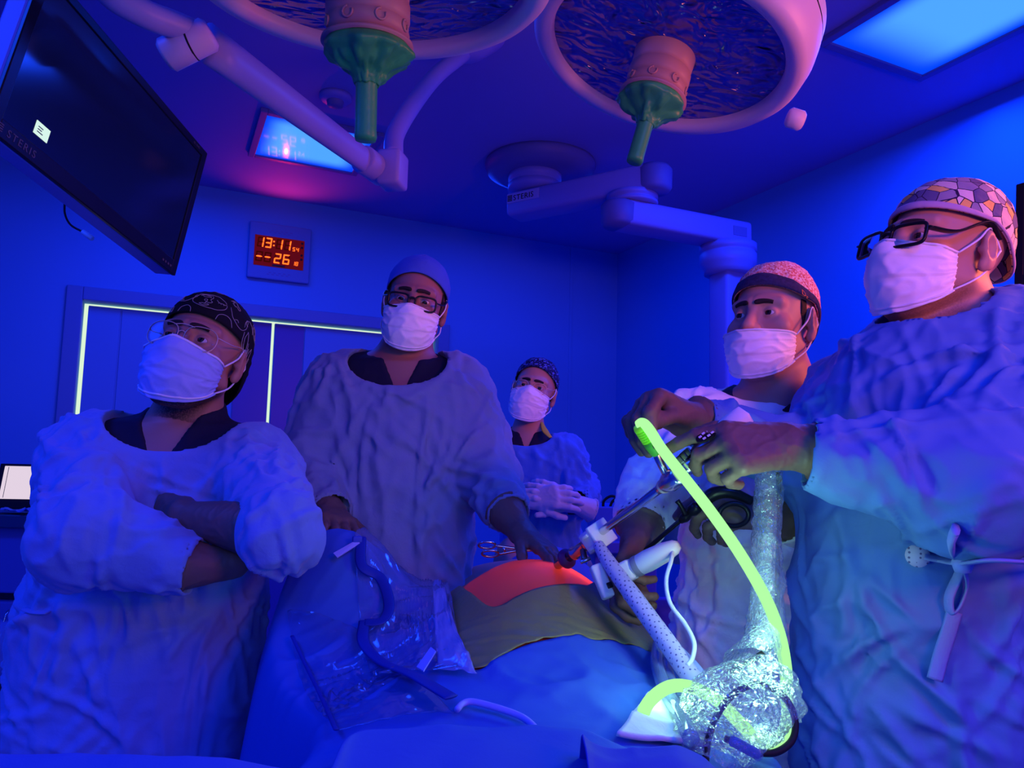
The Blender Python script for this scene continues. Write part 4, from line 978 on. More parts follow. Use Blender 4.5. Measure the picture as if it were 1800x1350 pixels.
        wd = 0.048 * np.sin(np.clip(t_ * 0.9 + 0.08, 0, 1) * PI) ** 0.45; ht = np.interp(t_, [0, .15, .35, .7, 1], [0.05, 0.095, 0.09, 0.055, 0.02])
        for i in range(14): G[i, :, 0] = wd[i] * np.cos(a); G[i, :, 1] = -0.09 + 0.28 * t_[i]; G[i, :, 2] = np.maximum(0.003, ht[i] * 0.5 + ht[i] * 0.55 * np.sin(a))
        Fq = [(i * 20 + j, i * 20 + (j + 1) % 20, (i + 1) * 20 + (j + 1) % 20, (i + 1) * 20 + j) for i in range(13) for j in range(20)] + [tuple(range(19, -1, -1)), tuple(260 + j for j in range(20))]
        mesh('shoe', xf((M, h), G.reshape(-1, 3)), Fq, MAT['blackmatte'], r)
    # gloves
    for hnd in cfg['hands']: hand_mesh('glove', parent=r, **hnd)
    return r, Hw, gown

def rowspx(rows):
    o = []
    for py, pl, pr, Y, b in rows:
        c = at((pl + pr) / 2, py, Y); a = np.linalg.norm(at(pr, py, Y) - at(pl, py, Y)) / 2
        o.append((c[2], c[0], Y, a, b))
    return o
def arm(p0, p1, p2, r, k=0.06, k2=0.012): return dict(pts=[at(*p0), at(*p1), at(*p2)], r=r, k=k, k2=k2)

# ---- cap fabrics
def voronoi_cap(name, cols, scale, edge=None, dist='EUCLIDEAN', stretch=(1, 1, 1)):
    m = material(name, cols[0], 0.85, bumps=CLOTH_B, spec=0.15); nt = m.node_tree; b = nt.nodes['Principled BSDF']; tc = nd(nt, 'ShaderNodeTexCoord')
    mp = nd(nt, 'ShaderNodeMapping'); mp.inputs['Scale'].default_value = stretch; nt.links.new(tc.outputs['Object'], mp.inputs[0])
    v = nd(nt, 'ShaderNodeTexVoronoi', i_Scale=scale, distance=dist); nt.links.new(mp.outputs[0], v.inputs['Vector'])
    r = nd(nt, 'ShaderNodeValToRGB'); r.color_ramp.interpolation = 'CONSTANT'
    sp = nd(nt, 'ShaderNodeSeparateColor'); nt.links.new(v.outputs['Color'], sp.inputs[0]); nt.links.new(sp.outputs[0], r.inputs[0])
    while len(r.color_ramp.elements) < len(cols): r.color_ramp.elements.new(0.5)
    for i, c in enumerate(cols): r.color_ramp.elements[i].position = i / len(cols); r.color_ramp.elements[i].color = (*c, 1)
    out = r.outputs[0]
    if edge:
        e = nd(nt, 'ShaderNodeTexVoronoi', i_Scale=scale, feature='DISTANCE_TO_EDGE'); nt.links.new(mp.outputs[0], e.inputs['Vector'])
        mr = nd(nt, 'ShaderNodeMath', operation='LESS_THAN'); mr.inputs[1].default_value = edge[0]; nt.links.new(e.outputs[0], mr.inputs[0])
        mx = nd(nt, 'ShaderNodeMix', data_type='RGBA'); nt.links.new(mr.outputs[0], mx.inputs['Factor']); nt.links.new(out, mx.inputs['A']); mx.inputs['B'].default_value = (*edge[1], 1); out = mx.outputs['Result']
    nt.links.new(out, b.inputs['Base Color']); return m
MAT['cap_black'] = material('cap_black_cotton', (0.006, 0.006, 0.010), 0.9, bumps=CLOTH_B)
MAT['cap_blue'] = material('cap_plain_blue', (0.05, 0.12, 0.55), 0.85, bumps=CLOTH_B)
MAT['cap_navy'] = voronoi_cap('cap_navy_print', [(0.05, 0.09, 0.35), (0.10, 0.16, 0.5), (0.02, 0.03, 0.14)], 70, (0.10, (0.005, 0.006, 0.03)), 'MANHATTAN', (1, 1, 2.0))
MAT['cap_red'] = voronoi_cap('cap_speckled_print', [(0.88, 0.50, 0.42), (0.65, 0.16, 0.12), (0.9, 0.72, 0.66), (0.78, 0.34, 0.28)], 320)
MAT['cap_yellow'] = voronoi_cap('cap_patchwork_print', [(0.80, 0.60, 0.20), (0.66, 0.56, 0.50), (0.13, 0.12, 0.24), (0.78, 0.66, 0.60), (0.84, 0.55, 0.14), (0.30, 0.27, 0.36)], 42, (0.03, (0.03, 0.02, 0.06)))
MAT['band_pale'] = material('headband_pale', (0.50, 0.36, 0.52), 0.85, bumps=CLOTH_B)
MAT['band_dark'] = material('headband_dark_print', (0.035, 0.03, 0.09), 0.85, bumps=CLOTH_B, var=0.7, varscale=120)
MAT['art'] = material('cap_line_print', (0.36, 0.34, 0.36), 0.8)
MAT['art_orange'] = material('cap_orange_stitch', (0.75, 0.22, 0.06), 0.8)
def line_art(capP, Hw, co):
    face = [[(math.cos(a) * 1.0, math.sin(a) * 0.72) for a in np.linspace(0.3, 2 * PI + 0.1, 40)],
            [(-0.62, 0.36), (-0.42, 0.2), (-0.12, 0.24), (-0.05, 0.34), (-0.3, 0.46), (-0.6, 0.4), (-0.66, 0.3), (-0.3, 0.56), (0.0, 0.5), (0.1, 0.2), (0.02, 0.0), (0.16, -0.18), (0.02, -0.3), (-0.16, -0.22), (-0.3, -0.12), (-0.3, 0.0), (-0.16, -0.02), (-0.16, -0.3), (-0.2, -0.4)],
            [(-0.46, -0.5), (-0.3, -0.42), (-0.2, -0.46), (-0.08, -0.42), (0.04, -0.5), (-0.2, -0.62), (-0.46, -0.5)],
            [(0.34, 0.2), (0.5, 0.06), (0.8, 0.04), (0.98, 0.12)], [(0.5, 0.05), (0.47, -0.04)], [(0.62, 0.03), (0.62, -0.07)], [(0.76, 0.02), (0.8, -0.06)]]
    curl = [[(-0.6, 0.3), (-0.2, 0.5), (0.1, 0.1), (0.3, -0.4), (0.1, -0.5), (-0.1, -0.2), (-0.3, -0.4), (-0.5, -0.1), (-0.3, 0.1), (-0.5, 0.3)]]
    bow = [[(-0.9, 0.6), (-0.7, 0.0), (-0.3, -0.45), (0.2, -0.5), (0.6, -0.2), (0.8, 0.3), (0.65, 0.42), (0.6, 0.2), (0.85, 0.1)], [(-0.5, -0.1), (-0.3, -0.05), (-0.2, -0.2)]]
    leaf_ = [[(0, 0.9), (-0.3, 0.3), (-0.2, -0.3), (0.1, -0.8), (0.25, -0.3), (0.2, 0.3), (0, 0.9)], [(-0.5, 0.7), (-0.55, 0.0), (-0.3, -0.6)], [(0.4, 0.2), (0.5, -0.4), (0.3, -0.7), (0.5, -0.2)]]
    arc = [[(-0.9, -0.4), (-0.7, 0.3), (0.0, 0.6), (0.6, 0.3), (0.9, -0.4)]]
    for shape, az, e, s in ((face, 10, 37, 0.32), (curl, 52, 50, 0.22), (bow, 58, 28, 0.33), (leaf_, 78, 6, 0.33), (arc, 34, 17, 0.2), (arc, 80, 30, 0.22), (bow, -26, 38, 0.26), (curl, -36, 20, 0.18), (arc, -12, 17, 0.15), (face, 118, 30, 0.33), (bow, 5, 78, 0.3), (leaf_, 100, -8, 0.3), (face, -100, 38, 0.33)):
        for line in shape:
            pts = smooth_path(np.array([(x, y, 0) for x, y in line]), max(10, 5 * len(line)))
            e_ = rad(e) + pts[:, 1] * s; az_ = rad(az) + pts[:, 0] * s / max(0.35, math.cos(rad(e)))
            V, Fs = tube(Hw(capP(az_, e_, 0.0006)), 0.0007, None, 5); mesh('line_drawing', V, Fs, MAT['art'], co)
def band_text(capP, Hw, co):
    cu = bpy.data.curves.new('t', 'FONT'); cu.body = 'Dr.'; cu.size = 1.0; cu.resolution_u = 2; tmp = bpy.data.objects.new('t', cu); COL.objects.link(tmp); bpy.context.view_layer.update()
    me = tmp.to_mesh(); v = np.array([q.co[:] for q in me.vertices]); Fs = [tuple(p.vertices) for p in me.polygons]; tmp.to_mesh_clear(); bpy.data.objects.remove(tmp); bpy.data.curves.remove(cu)
    e_ = rad(10) + v[:, 1] * 0.16 - v[:, 0] * 0.10; az_ = rad(56) + v[:, 0] * 0.17
    mesh('embroidery', Hw(capP(az_, e_, 0.0058)), Fs, MAT['art_orange'], co, False)

GL_THIN = dict(w=0.058, h=0.050, ex=2.6, cx=0.0355, r=0.0010, mat='wire', drop=0.5, bridges=((0.3, 1.0), (0.86, 1.1)), tr=0.001, dz=0.000, y=-0.108)
GL_RECT = dict(w=0.052, h=0.036, ex=4.0, r=0.0026, mat='black', bridges=((0.45, 1.1),), tr=0.003, tflat=(0.7, 1.3), dz=-0.003, y=-0.113, cx=0.035)
GL_WIRE = dict(w=0.050, h=0.042, ex=2.3, r=0.0010, mat='wire', bridges=((0.2, 1.0),), tr=0.001, y=-0.108)
GL_BIG = dict(w=0.058, h=0.038, ex=4.5, r=0.0030, mat='black', bridges=((0.4, 1.1),), tr=0.0052, tflat=(0.45, 1.6), dz=-0.004, y=-0.121, cx=0.0385, tilt=0.12, ear=0.040)

G4 = lambda a, b, c: [(a, b, c)] * 4
# ---- A: bearded man with crossed arms
A = dict(label='bearded man in black line-drawn cap and thin glasses, arms crossed, looking up', head=at(350, 627, 1.60), yaw=4, pitch=14, roll=9, hs=1.09, neck=at(325, 752, 1.64), nr=0.062, skin=MAT['skin_a'], beard=1.0, gaze=(-12, 8),
    rows=rowspx([(722, 215, 425, 1.64, .06), (745, 150, 458, 1.63, .10), (800, 95, 505, 1.63, .125), (880, 80, 478, 1.63, .14), (1000, 66, 466, 1.63, .15), (1100, 40, 462, 1.63, .165), (1300, 22, 452, 1.63, .175), (1560, 12, 450, 1.63, .18)]),
    arms=[arm((165, 805, 1.60), (150, 945, 1.37), (345, 997, 1.37), (.095, .092, .052)), arm((452, 828, 1.60), (495, 938, 1.345), (446, 934, 1.365), (.080, .072, .050))],
    front=(-0.05, -1), neckhole=(at(312, 742, 1.60), (0.145, 0.13, 0.078), 6), vneck=0.10, vslope=0.5, collar=0.05, mask=dict(mat='mask_b', half=68, seed=1, top=(-0.006, -0.024)), cap=dict(mat='cap_black', el=(14, 3, -38), puff=0.008, seed=1, art=line_art, bun=(0.05, 0.055, 0.06)), glasses=GL_THIN,
    ncr=170, cspread=50, gown='gown_a', seed=1, famp=.012, gres=0.0062, zfine=0.5,
    hands=[dict(W=at(325, 908, 1.43), D=at(235, 900, 1.56) - at(325, 908, 1.43), N=(0, 1, -0.2), side=1, curls=G4(8, 12, 8), thumb=(6, 10, 10), mat=MAT['glove'], cuff=at(458, 932, 1.362), cuff_r=(0.0525, 0.05), sc=1.05),
           dict(W=at(405, 992, 1.40), D=at(458, 890, 1.462) - at(405, 992, 1.40), N=(0.2, 1, 0), side=-1, curls=G4(6, 8, 6), thumb=(40, 10, 10), mat=MAT['glove'], cuff=at(325, 992, 1.372), cuff_r=(0.046, 0.05), sc=1.0)])
# ---- B: tall man in plain blue cap
B_ = dict(label='tall man in plain blue cap and black square glasses, standing behind the patient', head=at(729, 540, 1.90), yaw=4, pitch=-3, roll=8, hs=0.97, neck=at(708, 642, 1.93), nr=0.060, skin=MAT['skin_b'], gaze=(-4, -18), brow=0.002,
    rows=rowspx([(610, 610, 800, 1.93, .06), (640, 575, 812, 1.92, .10), (700, 560, 838, 1.92, .13), (800, 578, 838, 1.92, .14), (900, 592, 834, 1.92, .15), (1000, 600, 834, 1.92, .16), (1300, 590, 840, 1.92, .17), (1560, 585, 845, 1.92, .17)]),
    arms=[arm((590, 695, 1.92), (538, 835, 1.88), (580, 905, 1.74), (.092, .082, .055)), arm((812, 690, 1.92), (858, 835, 1.84), (895, 905, 1.70), (.085, .072, .050))],
    front=(0.1, -1), neckhole=(at(702, 640, 1.88), (0.130, 0.13, 0.072), 4), vneck=0.10, mask=dict(half=64, seed=2, top=(-0.008, -0.022)), cap=dict(mat='cap_blue', el=(27, 2, -30), puff=0.012, seed=2, wr=0.6), glasses=GL_RECT, side=True,
    ncr=130, cspread=45, gown='gown_b', seed=2, famp=.014, gres=0.007,
    hands=[dict(W=at(578, 893, 1.73), D=at(600, 925, 1.62) - at(578, 893, 1.73), N=(0, -0.3, -1), side=-1, curls=G4(10, 15, 10), thumb=(40, 10, 10), mat=MAT['glove'], cuff_r=(0.042, 0.045)),
           dict(W=at(915, 935, 1.66), D=at(985, 985, 1.56) - at(915, 935, 1.66), N=(0, -0.4, -1), side=1, curls=G4(8, 14, 10), thumb=(35, 25, 10), mat=MAT['glove'], cuff=at(888, 895, 1.715), cuff_r=(0.047, 0.05))])
# ---- C: woman at the back
C_ = dict(label='woman in navy printed cap and thin glasses holding white gloved hands together', head=at(938, 690, 2.60), yaw=-8, pitch=6, roll=12, hs=0.93, neck=at(928, 768, 2.64), nr=0.046, skin=MAT['skin_d'], gaze=(-4, 2), res=0.0032,
    rows=rowspx([(758, 890, 975, 2.64, .05), (772, 878, 1000, 2.63, .07), (805, 873, 1012, 2.62, .095), (860, 880, 1012, 2.62, .11), (950, 880, 1025, 2.62, .12), (1100, 872, 1040, 2.62, .13), (1300, 870, 1050, 2.62, .14)]),
    arms=[arm((893, 792, 2.62), (884, 872, 2.55), (922, 882, 2.42), (.058, .056, .042)), arm((998, 795, 2.62), (1024, 872, 2.56), (1012, 886, 2.44), (.058, .060, .046))],
    front=(-0.1, -1), neckhole=(at(922, 764, 2.60), (0.095, 0.10, 0.045)), vneck=0.05, mask=dict(half=66, seed=3), cap=dict(mat='cap_navy', el=(30, 2, -35), puff=0.006, seed=3), glasses=GL_WIRE,
    ncr=140, gown='gown_c', seed=3, famp=.011, gres=0.009, hem=0.4, zfine=0.7,
    hands=[dict(W=at(930, 876, 2.40), D=at(985, 872, 2.36) - at(930, 876, 2.40), N=(0.2, 1, -0.3), side=1, curls=G4(25, 35, 25), thumb=(35, 10, 15), mat=MAT['glove_w'], res=0.0035, cuff_r=(0.038, 0.04)),
           dict(W=at(1008, 884, 2.42), D=at(960, 864, 2.385) - at(1008, 884, 2.42), N=(0, 1, -0.5), side=-1, curls=G4(15, 30, 20), thumb=(40, 10, 10), mat=MAT['glove_w'], res=0.0035, cuff_r=(0.038, 0.04))])
# ---- D: younger man in speckled cap
D_ = dict(label='man in red speckled cap with dark headband, mask pulled below his nose', head=at(1357, 573, 1.57), yaw=-43, pitch=4, roll=0, hs=1.02, neck=at(1368, 682, 1.58), nr=0.058, skin=MAT['skin_d'], gaze=(-8, 3),
    rows=rowspx([(668, 1275, 1450, 1.62, .07), (700, 1235, 1475, 1.61, .09), (760, 1215, 1480, 1.61, .11), (900, 1205, 1470, 1.61, .12), (1000, 1200, 1450, 1.61, .125), (1100, 1185, 1440, 1.60, .13), (1350, 1185, 1440, 1.60, .13), (1560, 1185, 1440, 1.60, .13)]),
    arms=[arm((1228, 752, 1.57), (1150, 860, 1.52), (1122, 928, 1.44), (.080, .066, .052)), arm((1488, 780, 1.57), (1450, 900, 1.44), (1370, 905, 1.37), (.082, .072, .052))],
    front=(-0.7, -0.7), neckhole=(at(1350, 680, 1.55), (0.112, 0.11, 0.036)), vneck=0.09, vslope=0.9, mask=dict(half=66, seed=4, top=(-0.036, -0.034), bot=(-0.130, -0.088)), cap=dict(mat='cap_red', el=(19, 6, -24), puff=0.010, seed=4, band=(17, 'band_dark'), art=band_text), brow=-0.001, side=True,
    ncr=170, cspread=60, gown='gown_d', seed=4, famp=.013, gres=0.0065, fold=(8, 8, 6),
    hands=[dict(W=at(1120, 950, 1.40), D=at(1085, 1010, 1.34) - at(1120, 950, 1.40), N=(0.75, -0.25, -0.4), side=1, curls=[(30, 45, 25), (40, 50, 30), (45, 55, 30), (50, 55, 30)], thumb=(45, 60, 20), mat=MAT['glove'], cuff=at(1124, 925, 1.43), cuff_r=(0.046, 0.05)),
           dict(W=at(1345, 905, 1.355), D=at(1262, 893, 1.31) - at(1345, 905, 1.355), N=(0.1, 0.7, -0.7), side=1, curls=[(25, 40, 25), (50, 60, 30), (60, 60, 30), (65, 60, 30)], thumb=(40, 40, 20), mat=MAT['glove'], cuff_r=(0.046, 0.05))])
# ---- E: surgeon
E_ = dict(label='surgeon in blue paper gown, patchwork cap and thick glasses, holding the scope', head=at(1652, 452, 1.27), yaw=-70, pitch=9, roll=2, hs=1.03, neck=at(1668, 590, 1.30), nr=0.066, skin=MAT['skin_d'], beard=0.75, gaze=(-5, 0),
    rows=rowspx([(512, 1640, 1840, 1.30, .08), (545, 1570, 1850, 1.29, .11), (600, 1500, 1900, 1.27, .14), (680, 1445, 1920, 1.26, .155), (800, 1425, 1930, 1.26, .16), (1000, 1405, 1925, 1.26, .165), (1200, 1402, 1920, 1.26, .165), (1400, 1402, 1920, 1.26, .165)]),
    arms=[arm((1815, 650, 1.16), (1722, 850, 1.03), (1420, 797, 1.085), (.105, .098, .053), k=0.08, k2=0.03), arm((1490, 700, 1.42), (1440, 815, 1.34), (1228, 742, 1.255), (.085, .075, .044), k2=0.02)],
    front=(-1, -0.35), neckhole=(at(1650, 562, 1.25), (0.098, 0.092, 0.075)), vneck=0.02, collar=-0.012, tight=True, scrubmat='scrub_blue', mask=dict(half=70, seed=5, top=(-0.004, -0.018)), cap=dict(mat='cap_yellow', el=(13, 7, -18), puff=0.010, seed=5, band=(8, 'band_pale')), glasses=GL_BIG, side=False,
    ncr=150, cspread=55, gown='gown_e', seed=5, famp=.012, gres=0.0058, fold=(6, 6, 4.5), zfine=0.6, hem=0.3,
    hands=[dict(W=at(1395, 783, 1.095), D=at(1295, 786, 1.08) - at(1395, 783, 1.095), N=(-0.15, 0.85, -0.5), side=1, curls=[(30, 22, 14), (52, 48, 20), (62, 55, 25), (70, 55, 25)], thumb=(34, 30, 14), mat=MAT['glove'], cuff=at(1432, 790, 1.09), cuff_r=(0.042, 0.045), sc=1.06, res=0.0024),
           dict(W=at(1218, 742, 1.245), D=at(1150, 712, 1.21) - at(1218, 742, 1.245), N=(0.25, -0.2, -1), side=-1, curls=[(62, 38, 22), (66, 42, 24), (60, 50, 25), (50, 60, 30)], thumb=(25, 65, 18), mat=MAT['glove'], cuff=at(1228, 742, 1.255), cuff_r=(0.041, 0.045), sc=1.06, res=0.0024)])
import time as _t
PEOPLE = {}
for key, cfg in (('A', A), ('B', B_), ('C', C_), ('D', D_), ('E', E_)):
    for a in cfg['arms']: a['pts'] = [np.asarray(p) for p in a['pts']]
    t0 = _t.time(); PEOPLE[key] = person(cfg); print('person', key, round(_t.time() - t0, 1))
# ================================================================== operating table, patient, drapes
def sst(a, b, x):
    t = np.clip((x - a) / (b - a), 0, 1); return t * t * (3 - 2 * t)
def body_h(x, y):
    """the covered patient: belly dome, thighs towards the camera"""
    chest = 0.13 * np.exp(-((x - 0.12) / 0.16) ** 2 - ((y - 2.2) / 0.14) ** 2)
    dome = chest + 0.185 * np.exp(-np.abs((x - 0.055) / 0.215) ** 2.3 - np.abs((y - 1.50) / 0.34) ** 2.2)
    thigh = 0.055 * np.exp(-((x - 0.03) / 0.26) ** 4) * sst(0.68, 0.85, y) * (1 - sst(1.0, 1.35, y))
    return 0.865 + dome + thigh
def ridge_h(x, y):
    return 0.21 * np.exp(-((x + 0.36 + 0.25 * (y - 1.56)) / 0.15) ** 2 - ((y - 1.55) / 0.17) ** 2) + 0.05 * np.exp(-((x + 0.27) / 0.075) ** 2 - ((y - 1.64) / 0.10) ** 2)
XL, XR = -0.50, 0.34
def drape_h(x, y, fold=True):
    h = body_h(x, y) + ridge_h(x, y)
    xl = XL + 0.20 * (1 - sst(0.95, 1.45, y)); xr = XR + 0.05 * (1 - sst(0.9, 1.2, y))
    h = h - 0.62 * (1 - sst(xl - 0.06, xl + 0.07, x)) - 0.6 * sst(xr - 0.03, xr + 0.07, x) - 0.55 * sst(0, 0.10, y - (1.70 + 0.62 * sst(-0.17, -0.04, x))) - 0.55 * (1 - sst(0.70, 0.78, y))
    if fold:
        P = np.stack([x, y, 0 * x], -1).reshape(-1, 3); sh = x.shape
        f = folds(P, 21, (4.5, 4.5, 4)).reshape(sh); out = np.clip(np.abs((x - 0.055) / 0.23) ** 2 + np.abs((y - 1.5) / 0.36) ** 2 - 0.5, 0, 1)
        h = h + f * 0.011 * out
    return h
def on_surface(px, py, hf):
    d = ray(px, py); t = np.linspace(0.5, 3.0, 2500); P = CAM + d * t[:, None]; g = P[:, 2] - hf(P[:, 0], P[:, 1])
    i = np.argmax(g < 0) if (g < 0).any() else len(t) - 1
    return P[i]
hf_body = lambda x, y: body_h(x, y)
def poly_world(pts, hf): return np.array([on_surface(*p, hf)[:2] for p in pts])
def inside(poly, x, y):
    c = np.zeros(x.shape, bool); n = len(poly)
    for i in range(n):
        x0, y0 = poly[i]; x1, y1 = poly[(i + 1) % n]
        k = ((y0 > y) != (y1 > y)) & (x < (x1 - x0) * (y - y0) / (y1 - y0 + 1e-12) + x0); c ^= k
    return c
def snap(poly, P, band):
    """move points lying near the outline onto it"""
    Q = np.array(poly); A = Q; B = np.roll(Q, -1, 0); best = np.full(len(P), 1e9); bp = P.copy()
    for a, b in zip(A, B):
        ab = b - a; t = np.clip(((P - a) @ ab) / (ab @ ab + 1e-12), 0, 1); q = a + t[:, None] * ab; dd = np.linalg.norm(P - q, axis=1); m = dd < best; best[m] = dd[m]; bp[m] = q[m]
    m = best < band; P = P.copy(); P[m] = bp[m]; return P
def dense(poly, step=0.004, it=2):
    Q = np.array(poly)
    for _ in range(it):
        Q = np.stack([Q * 0.75 + np.roll(Q, -1, 0) * 0.25, Q * 0.25 + np.roll(Q, -1, 0) * 0.75], 1).reshape(-1, 2)
    return Q
def sheet_from(keepf, x0, x1, y0, y1, h, hf, polys, off=0.0, thick=0.0015):
    xs = np.arange(x0, x1 + h, h); ys = np.arange(y0, y1 + h, h); X, Y = np.meshgrid(xs, ys, indexing='ij'); keep = keepf(X[:-1, :-1] + h / 2, Y[:-1, :-1] + h / 2)
    used = np.zeros(X.shape, bool); used[:-1, :-1] |= keep; used[1:, :-1] |= keep; used[1:, 1:] |= keep; used[:-1, 1:] |= keep
    full = np.zeros((X.shape[0] + 1, X.shape[1] + 1), bool); full[1:-1, 1:-1] = keep
    cnt = full[:-1, :-1].astype(int) + full[1:, :-1] + full[:-1, 1:] + full[1:, 1:]
    P = np.stack([X.ravel(), Y.ravel()], 1); bd = (used & (cnt < 4)).ravel() & (P[:, 0] > x0 + 1e-6) & (P[:, 0] < xs[-1] - 1e-6) & (P[:, 1] > y0 + 1e-6) & (P[:, 1] < ys[-1] - 1e-6)
    for po in polys: P[bd] = snap(po, P[bd], h * 1.6)
    Z = hf(P[:, 0], P[:, 1]) + off; V = np.column_stack([P, Z]); idx = np.full(X.size, -1); u = used.ravel(); idx[u] = np.arange(u.sum()); idx = idx.reshape(X.shape)
    I, J = np.nonzero(keep); F_ = np.stack([idx[I, J], idx[I + 1, J], idx[I + 1, J + 1], idx[I, J + 1]], 1)
    return V[u], F_
WIN = poly_world([(718, 1000), (733, 1028), (748, 1036), (778, 1072), (793, 1110), (807, 1135), (822, 1180), (852, 1181), (880, 1157), (918, 1136), (1000, 1122), (1017, 1116), (1040, 1130), (1080, 1128), (1094, 1137), (1117, 1139), (1143, 1155), (1157, 1142), (1139, 1090), (1120, 1061), (1094, 1028), (1060, 1002)], hf_body)
WIN = np.vstack([WIN, [[0.27, 1.62], [0.2, 1.78], [0.0, 1.84], [-0.16, 1.78], [-0.26, 1.66]]]); WIN = dense(WIN, it=2)
ORA = poly_world([(768, 1028), (784, 1038), (809, 1041), (839, 1058), (861, 1073), (880, 1071), (905, 1055), (935, 1041), (972, 1033), (1009, 1032), (1046, 1039), (1083, 1048), (1110, 1061), (1094, 1028), (1060, 1002)], hf_body)
ORA = np.vstack([ORA, [[0.24, 1.60], [0.18, 1.72], [0.03, 1.78], [-0.1, 1.72], [-0.17, 1.60]]]); ORA = dense(ORA, it=3)

pt = root('person', (0.03, 1.4, 0.86), 'patient lying under blue drapes, only the glowing orange swollen belly bare', 'person')
def belly_mat():
    m = bpy.data.materials.new('belly_skin'); m.use_nodes = True; nt = m.node_tree; b = nt.nodes['Principled BSDF']; o = nt.nodes['Material Output']
    b.inputs['Base Color'].default_value = (0.55, 0.14, 0.09, 1); b.inputs['Roughness'].default_value = 0.38; b.inputs['Specular IOR Level'].default_value = 0.4
    t = nd(nt, 'ShaderNodeBsdfTranslucent'); t.inputs[0].default_value = (0.95, 0.09, 0.03, 1); a = nd(nt, 'ShaderNodeMixShader'); a.inputs[0].default_value = 0.36
    nt.links.new(b.outputs[0], a.inputs[1]); nt.links.new(t.outputs[0], a.inputs[2]); nt.links.new(a.outputs[0], o.inputs[0]); return m
MAT['belly'] = belly_mat()
xs = np.linspace(-0.30, 0.36, 110); ys = np.linspace(1.08, 1.98, 120); X, Y = np.meshgrid(xs, ys, indexing='ij')
E = np.sqrt(((X - 0.03) / 0.33) ** 2 + ((Y - 1.5) / 0.45) ** 2)
Zt = body_h(X, Y) - 0.004 - 0.05 * sst(0.9, 1.0, E)
V = np.stack([X, Y, Zt], -1); nu, nv = X.shape; keep = (E[:-1, :-1] < 1.0)
I, J = np.nonzero(keep); Fq = np.stack([I * nv + J, (I + 1) * nv + J, (I + 1) * nv + J + 1, I * nv + J + 1], 1)
mesh('belly', V.reshape(-1, 3), Fq, MAT['belly'], pt)
# hidden rest of the lying figure: chest, head and legs in one piece
def lying(P):
    d = s_ell(P, (0.03, 1.50, 0.88), (0.20, 0.42, 0.055)); d = smin(d, s_ell(P, (0.03, 1.95, 0.90), (0.19, 0.24, 0.08)), 0.08)
    d = smin(d, s_cap(P, (0.03, 2.15, 0.90), (0.03, 2.25, 0.90), 0.055, 0.05), 0.05); d = smin(d, s_ell(P, (0.03, 2.36, 0.92), (0.075, 0.11, 0.09)), 0.03)
    for s in (-1, 1): d = smin(d, s_cap(P, (0.03 + s * 0.09, 1.15, 0.885), (0.03 + s * 0.10, 0.85, 0.885), 0.035, 0.032), 0.04)
    return d
V, Q = surface(lying, axis(-0.25, 0.31, 0.015), axis(0.8, 2.52, 0.015), axis(0.78, 1.05, 0.015)); mesh('body', V, Q, MAT['skin_d'], pt)
li = bpy.data.lights.new('scope_glow_inside', 'POINT'); li.energy = 0.42; li.color = (1.0, 0.55, 0.3); li.shadow_soft_size = 0.02
lo = bpy.data.objects.new('scope_glow_inside', li); COL.objects.link(lo); lo.location = (0.12, 1.50, 0.985)

MAT['film'] = material('olive_incise_film', (0.24, 0.24, 0.075), 0.35, bumps=((38, 0.35, 0.004, 4.0), (9, 0.3, 0.01, 2.0)), spec=0.45, var=0.12, varscale=8)
def film_h(x, y):
    P = np.stack([x, y, 0 * x], -1); q = folds(P, 5, (9, 14, 9)); edge = np.clip((1.34 - y) / 0.12, 0.15, 1)
    return body_h(x, y) + 0.004 + q * 0.0035 * edge
V, F_ = sheet_from(lambda x, y: inside(WIN, x, y) & ~inside(ORA, x, y), -0.36, 0.36, 1.0, 1.95, 0.0045, film_h, [WIN, ORA])
fl = mesh('incise_film', V, F_, MAT['film'], None); tag(fl, 'olive brown sticky plastic film around the bare orange belly', 'film')
sm = fl.modifiers.new('thickness', 'SOLIDIFY'); sm.thickness = 0.0012; sm.offset = 1

# the main drape with its window
V, F_ = sheet_from(lambda x, y: ~inside(WIN, x, y), -0.78, 0.46, 0.66, 2.46, 0.0065, lambda x, y: drape_h(x, y) + 0.003, [WIN])
dr = mesh('surgical_drape', V, F_, MAT['drape'], None); tag(dr, 'large blue surgical drape over patient and table with window at belly', 'drape')
sm = dr.modifiers.new('thickness', 'SOLIDIFY'); sm.thickness = 0.002; sm.offset = -1

# table
tb = root('operating_table', (0.03, 1.45, 0.0), 'operating table under the blue drapes', 'table')
V, Fs = box(0.34, 1.85, 0.07, (np.eye(3), np.array([0.08, 1.55, 0.785])), bev=0.02); mesh('mattress', V, Fs, MAT['blackmatte'], tb)
V, Fs = box(0.36, 1.7, 0.03, (np.eye(3), np.array([0.08, 1.55, 0.735])), bev=0.008); mesh('top', V, Fs, MAT['darksteel'], tb)
for s in (-1, 1):
    V, Fs = box(0.012, 1.5, 0.03, (np.eye(3), np.array([0.08 + s * 0.19, 1.55, 0.735])), bev=0.003); mesh('side_rail', V, Fs, MAT['steel'], tb)
V, Fs = box(0.26, 0.34, 0.64, (np.eye(3), np.array([0.08, 1.55, 0.40])), bev=0.03); mesh('column', V, Fs, MAT['darksteel'], tb)
V, Fs = box(0.34, 0.95, 0.09, (np.eye(3), np.array([0.08, 1.50, 0.045])), bev=0.03); mesh('base', V, Fs, MAT['darksteel'], tb)
MAT['armpad'] = MAT['blackmatte']
V, Fs = box(0.13, 0.20, 0.06, (RZ(0.25), np.array([-0.35, 1.55, 0.95])), bev=0.03); mesh('arm_board', V, Fs, MAT['blackmatte'], tb)
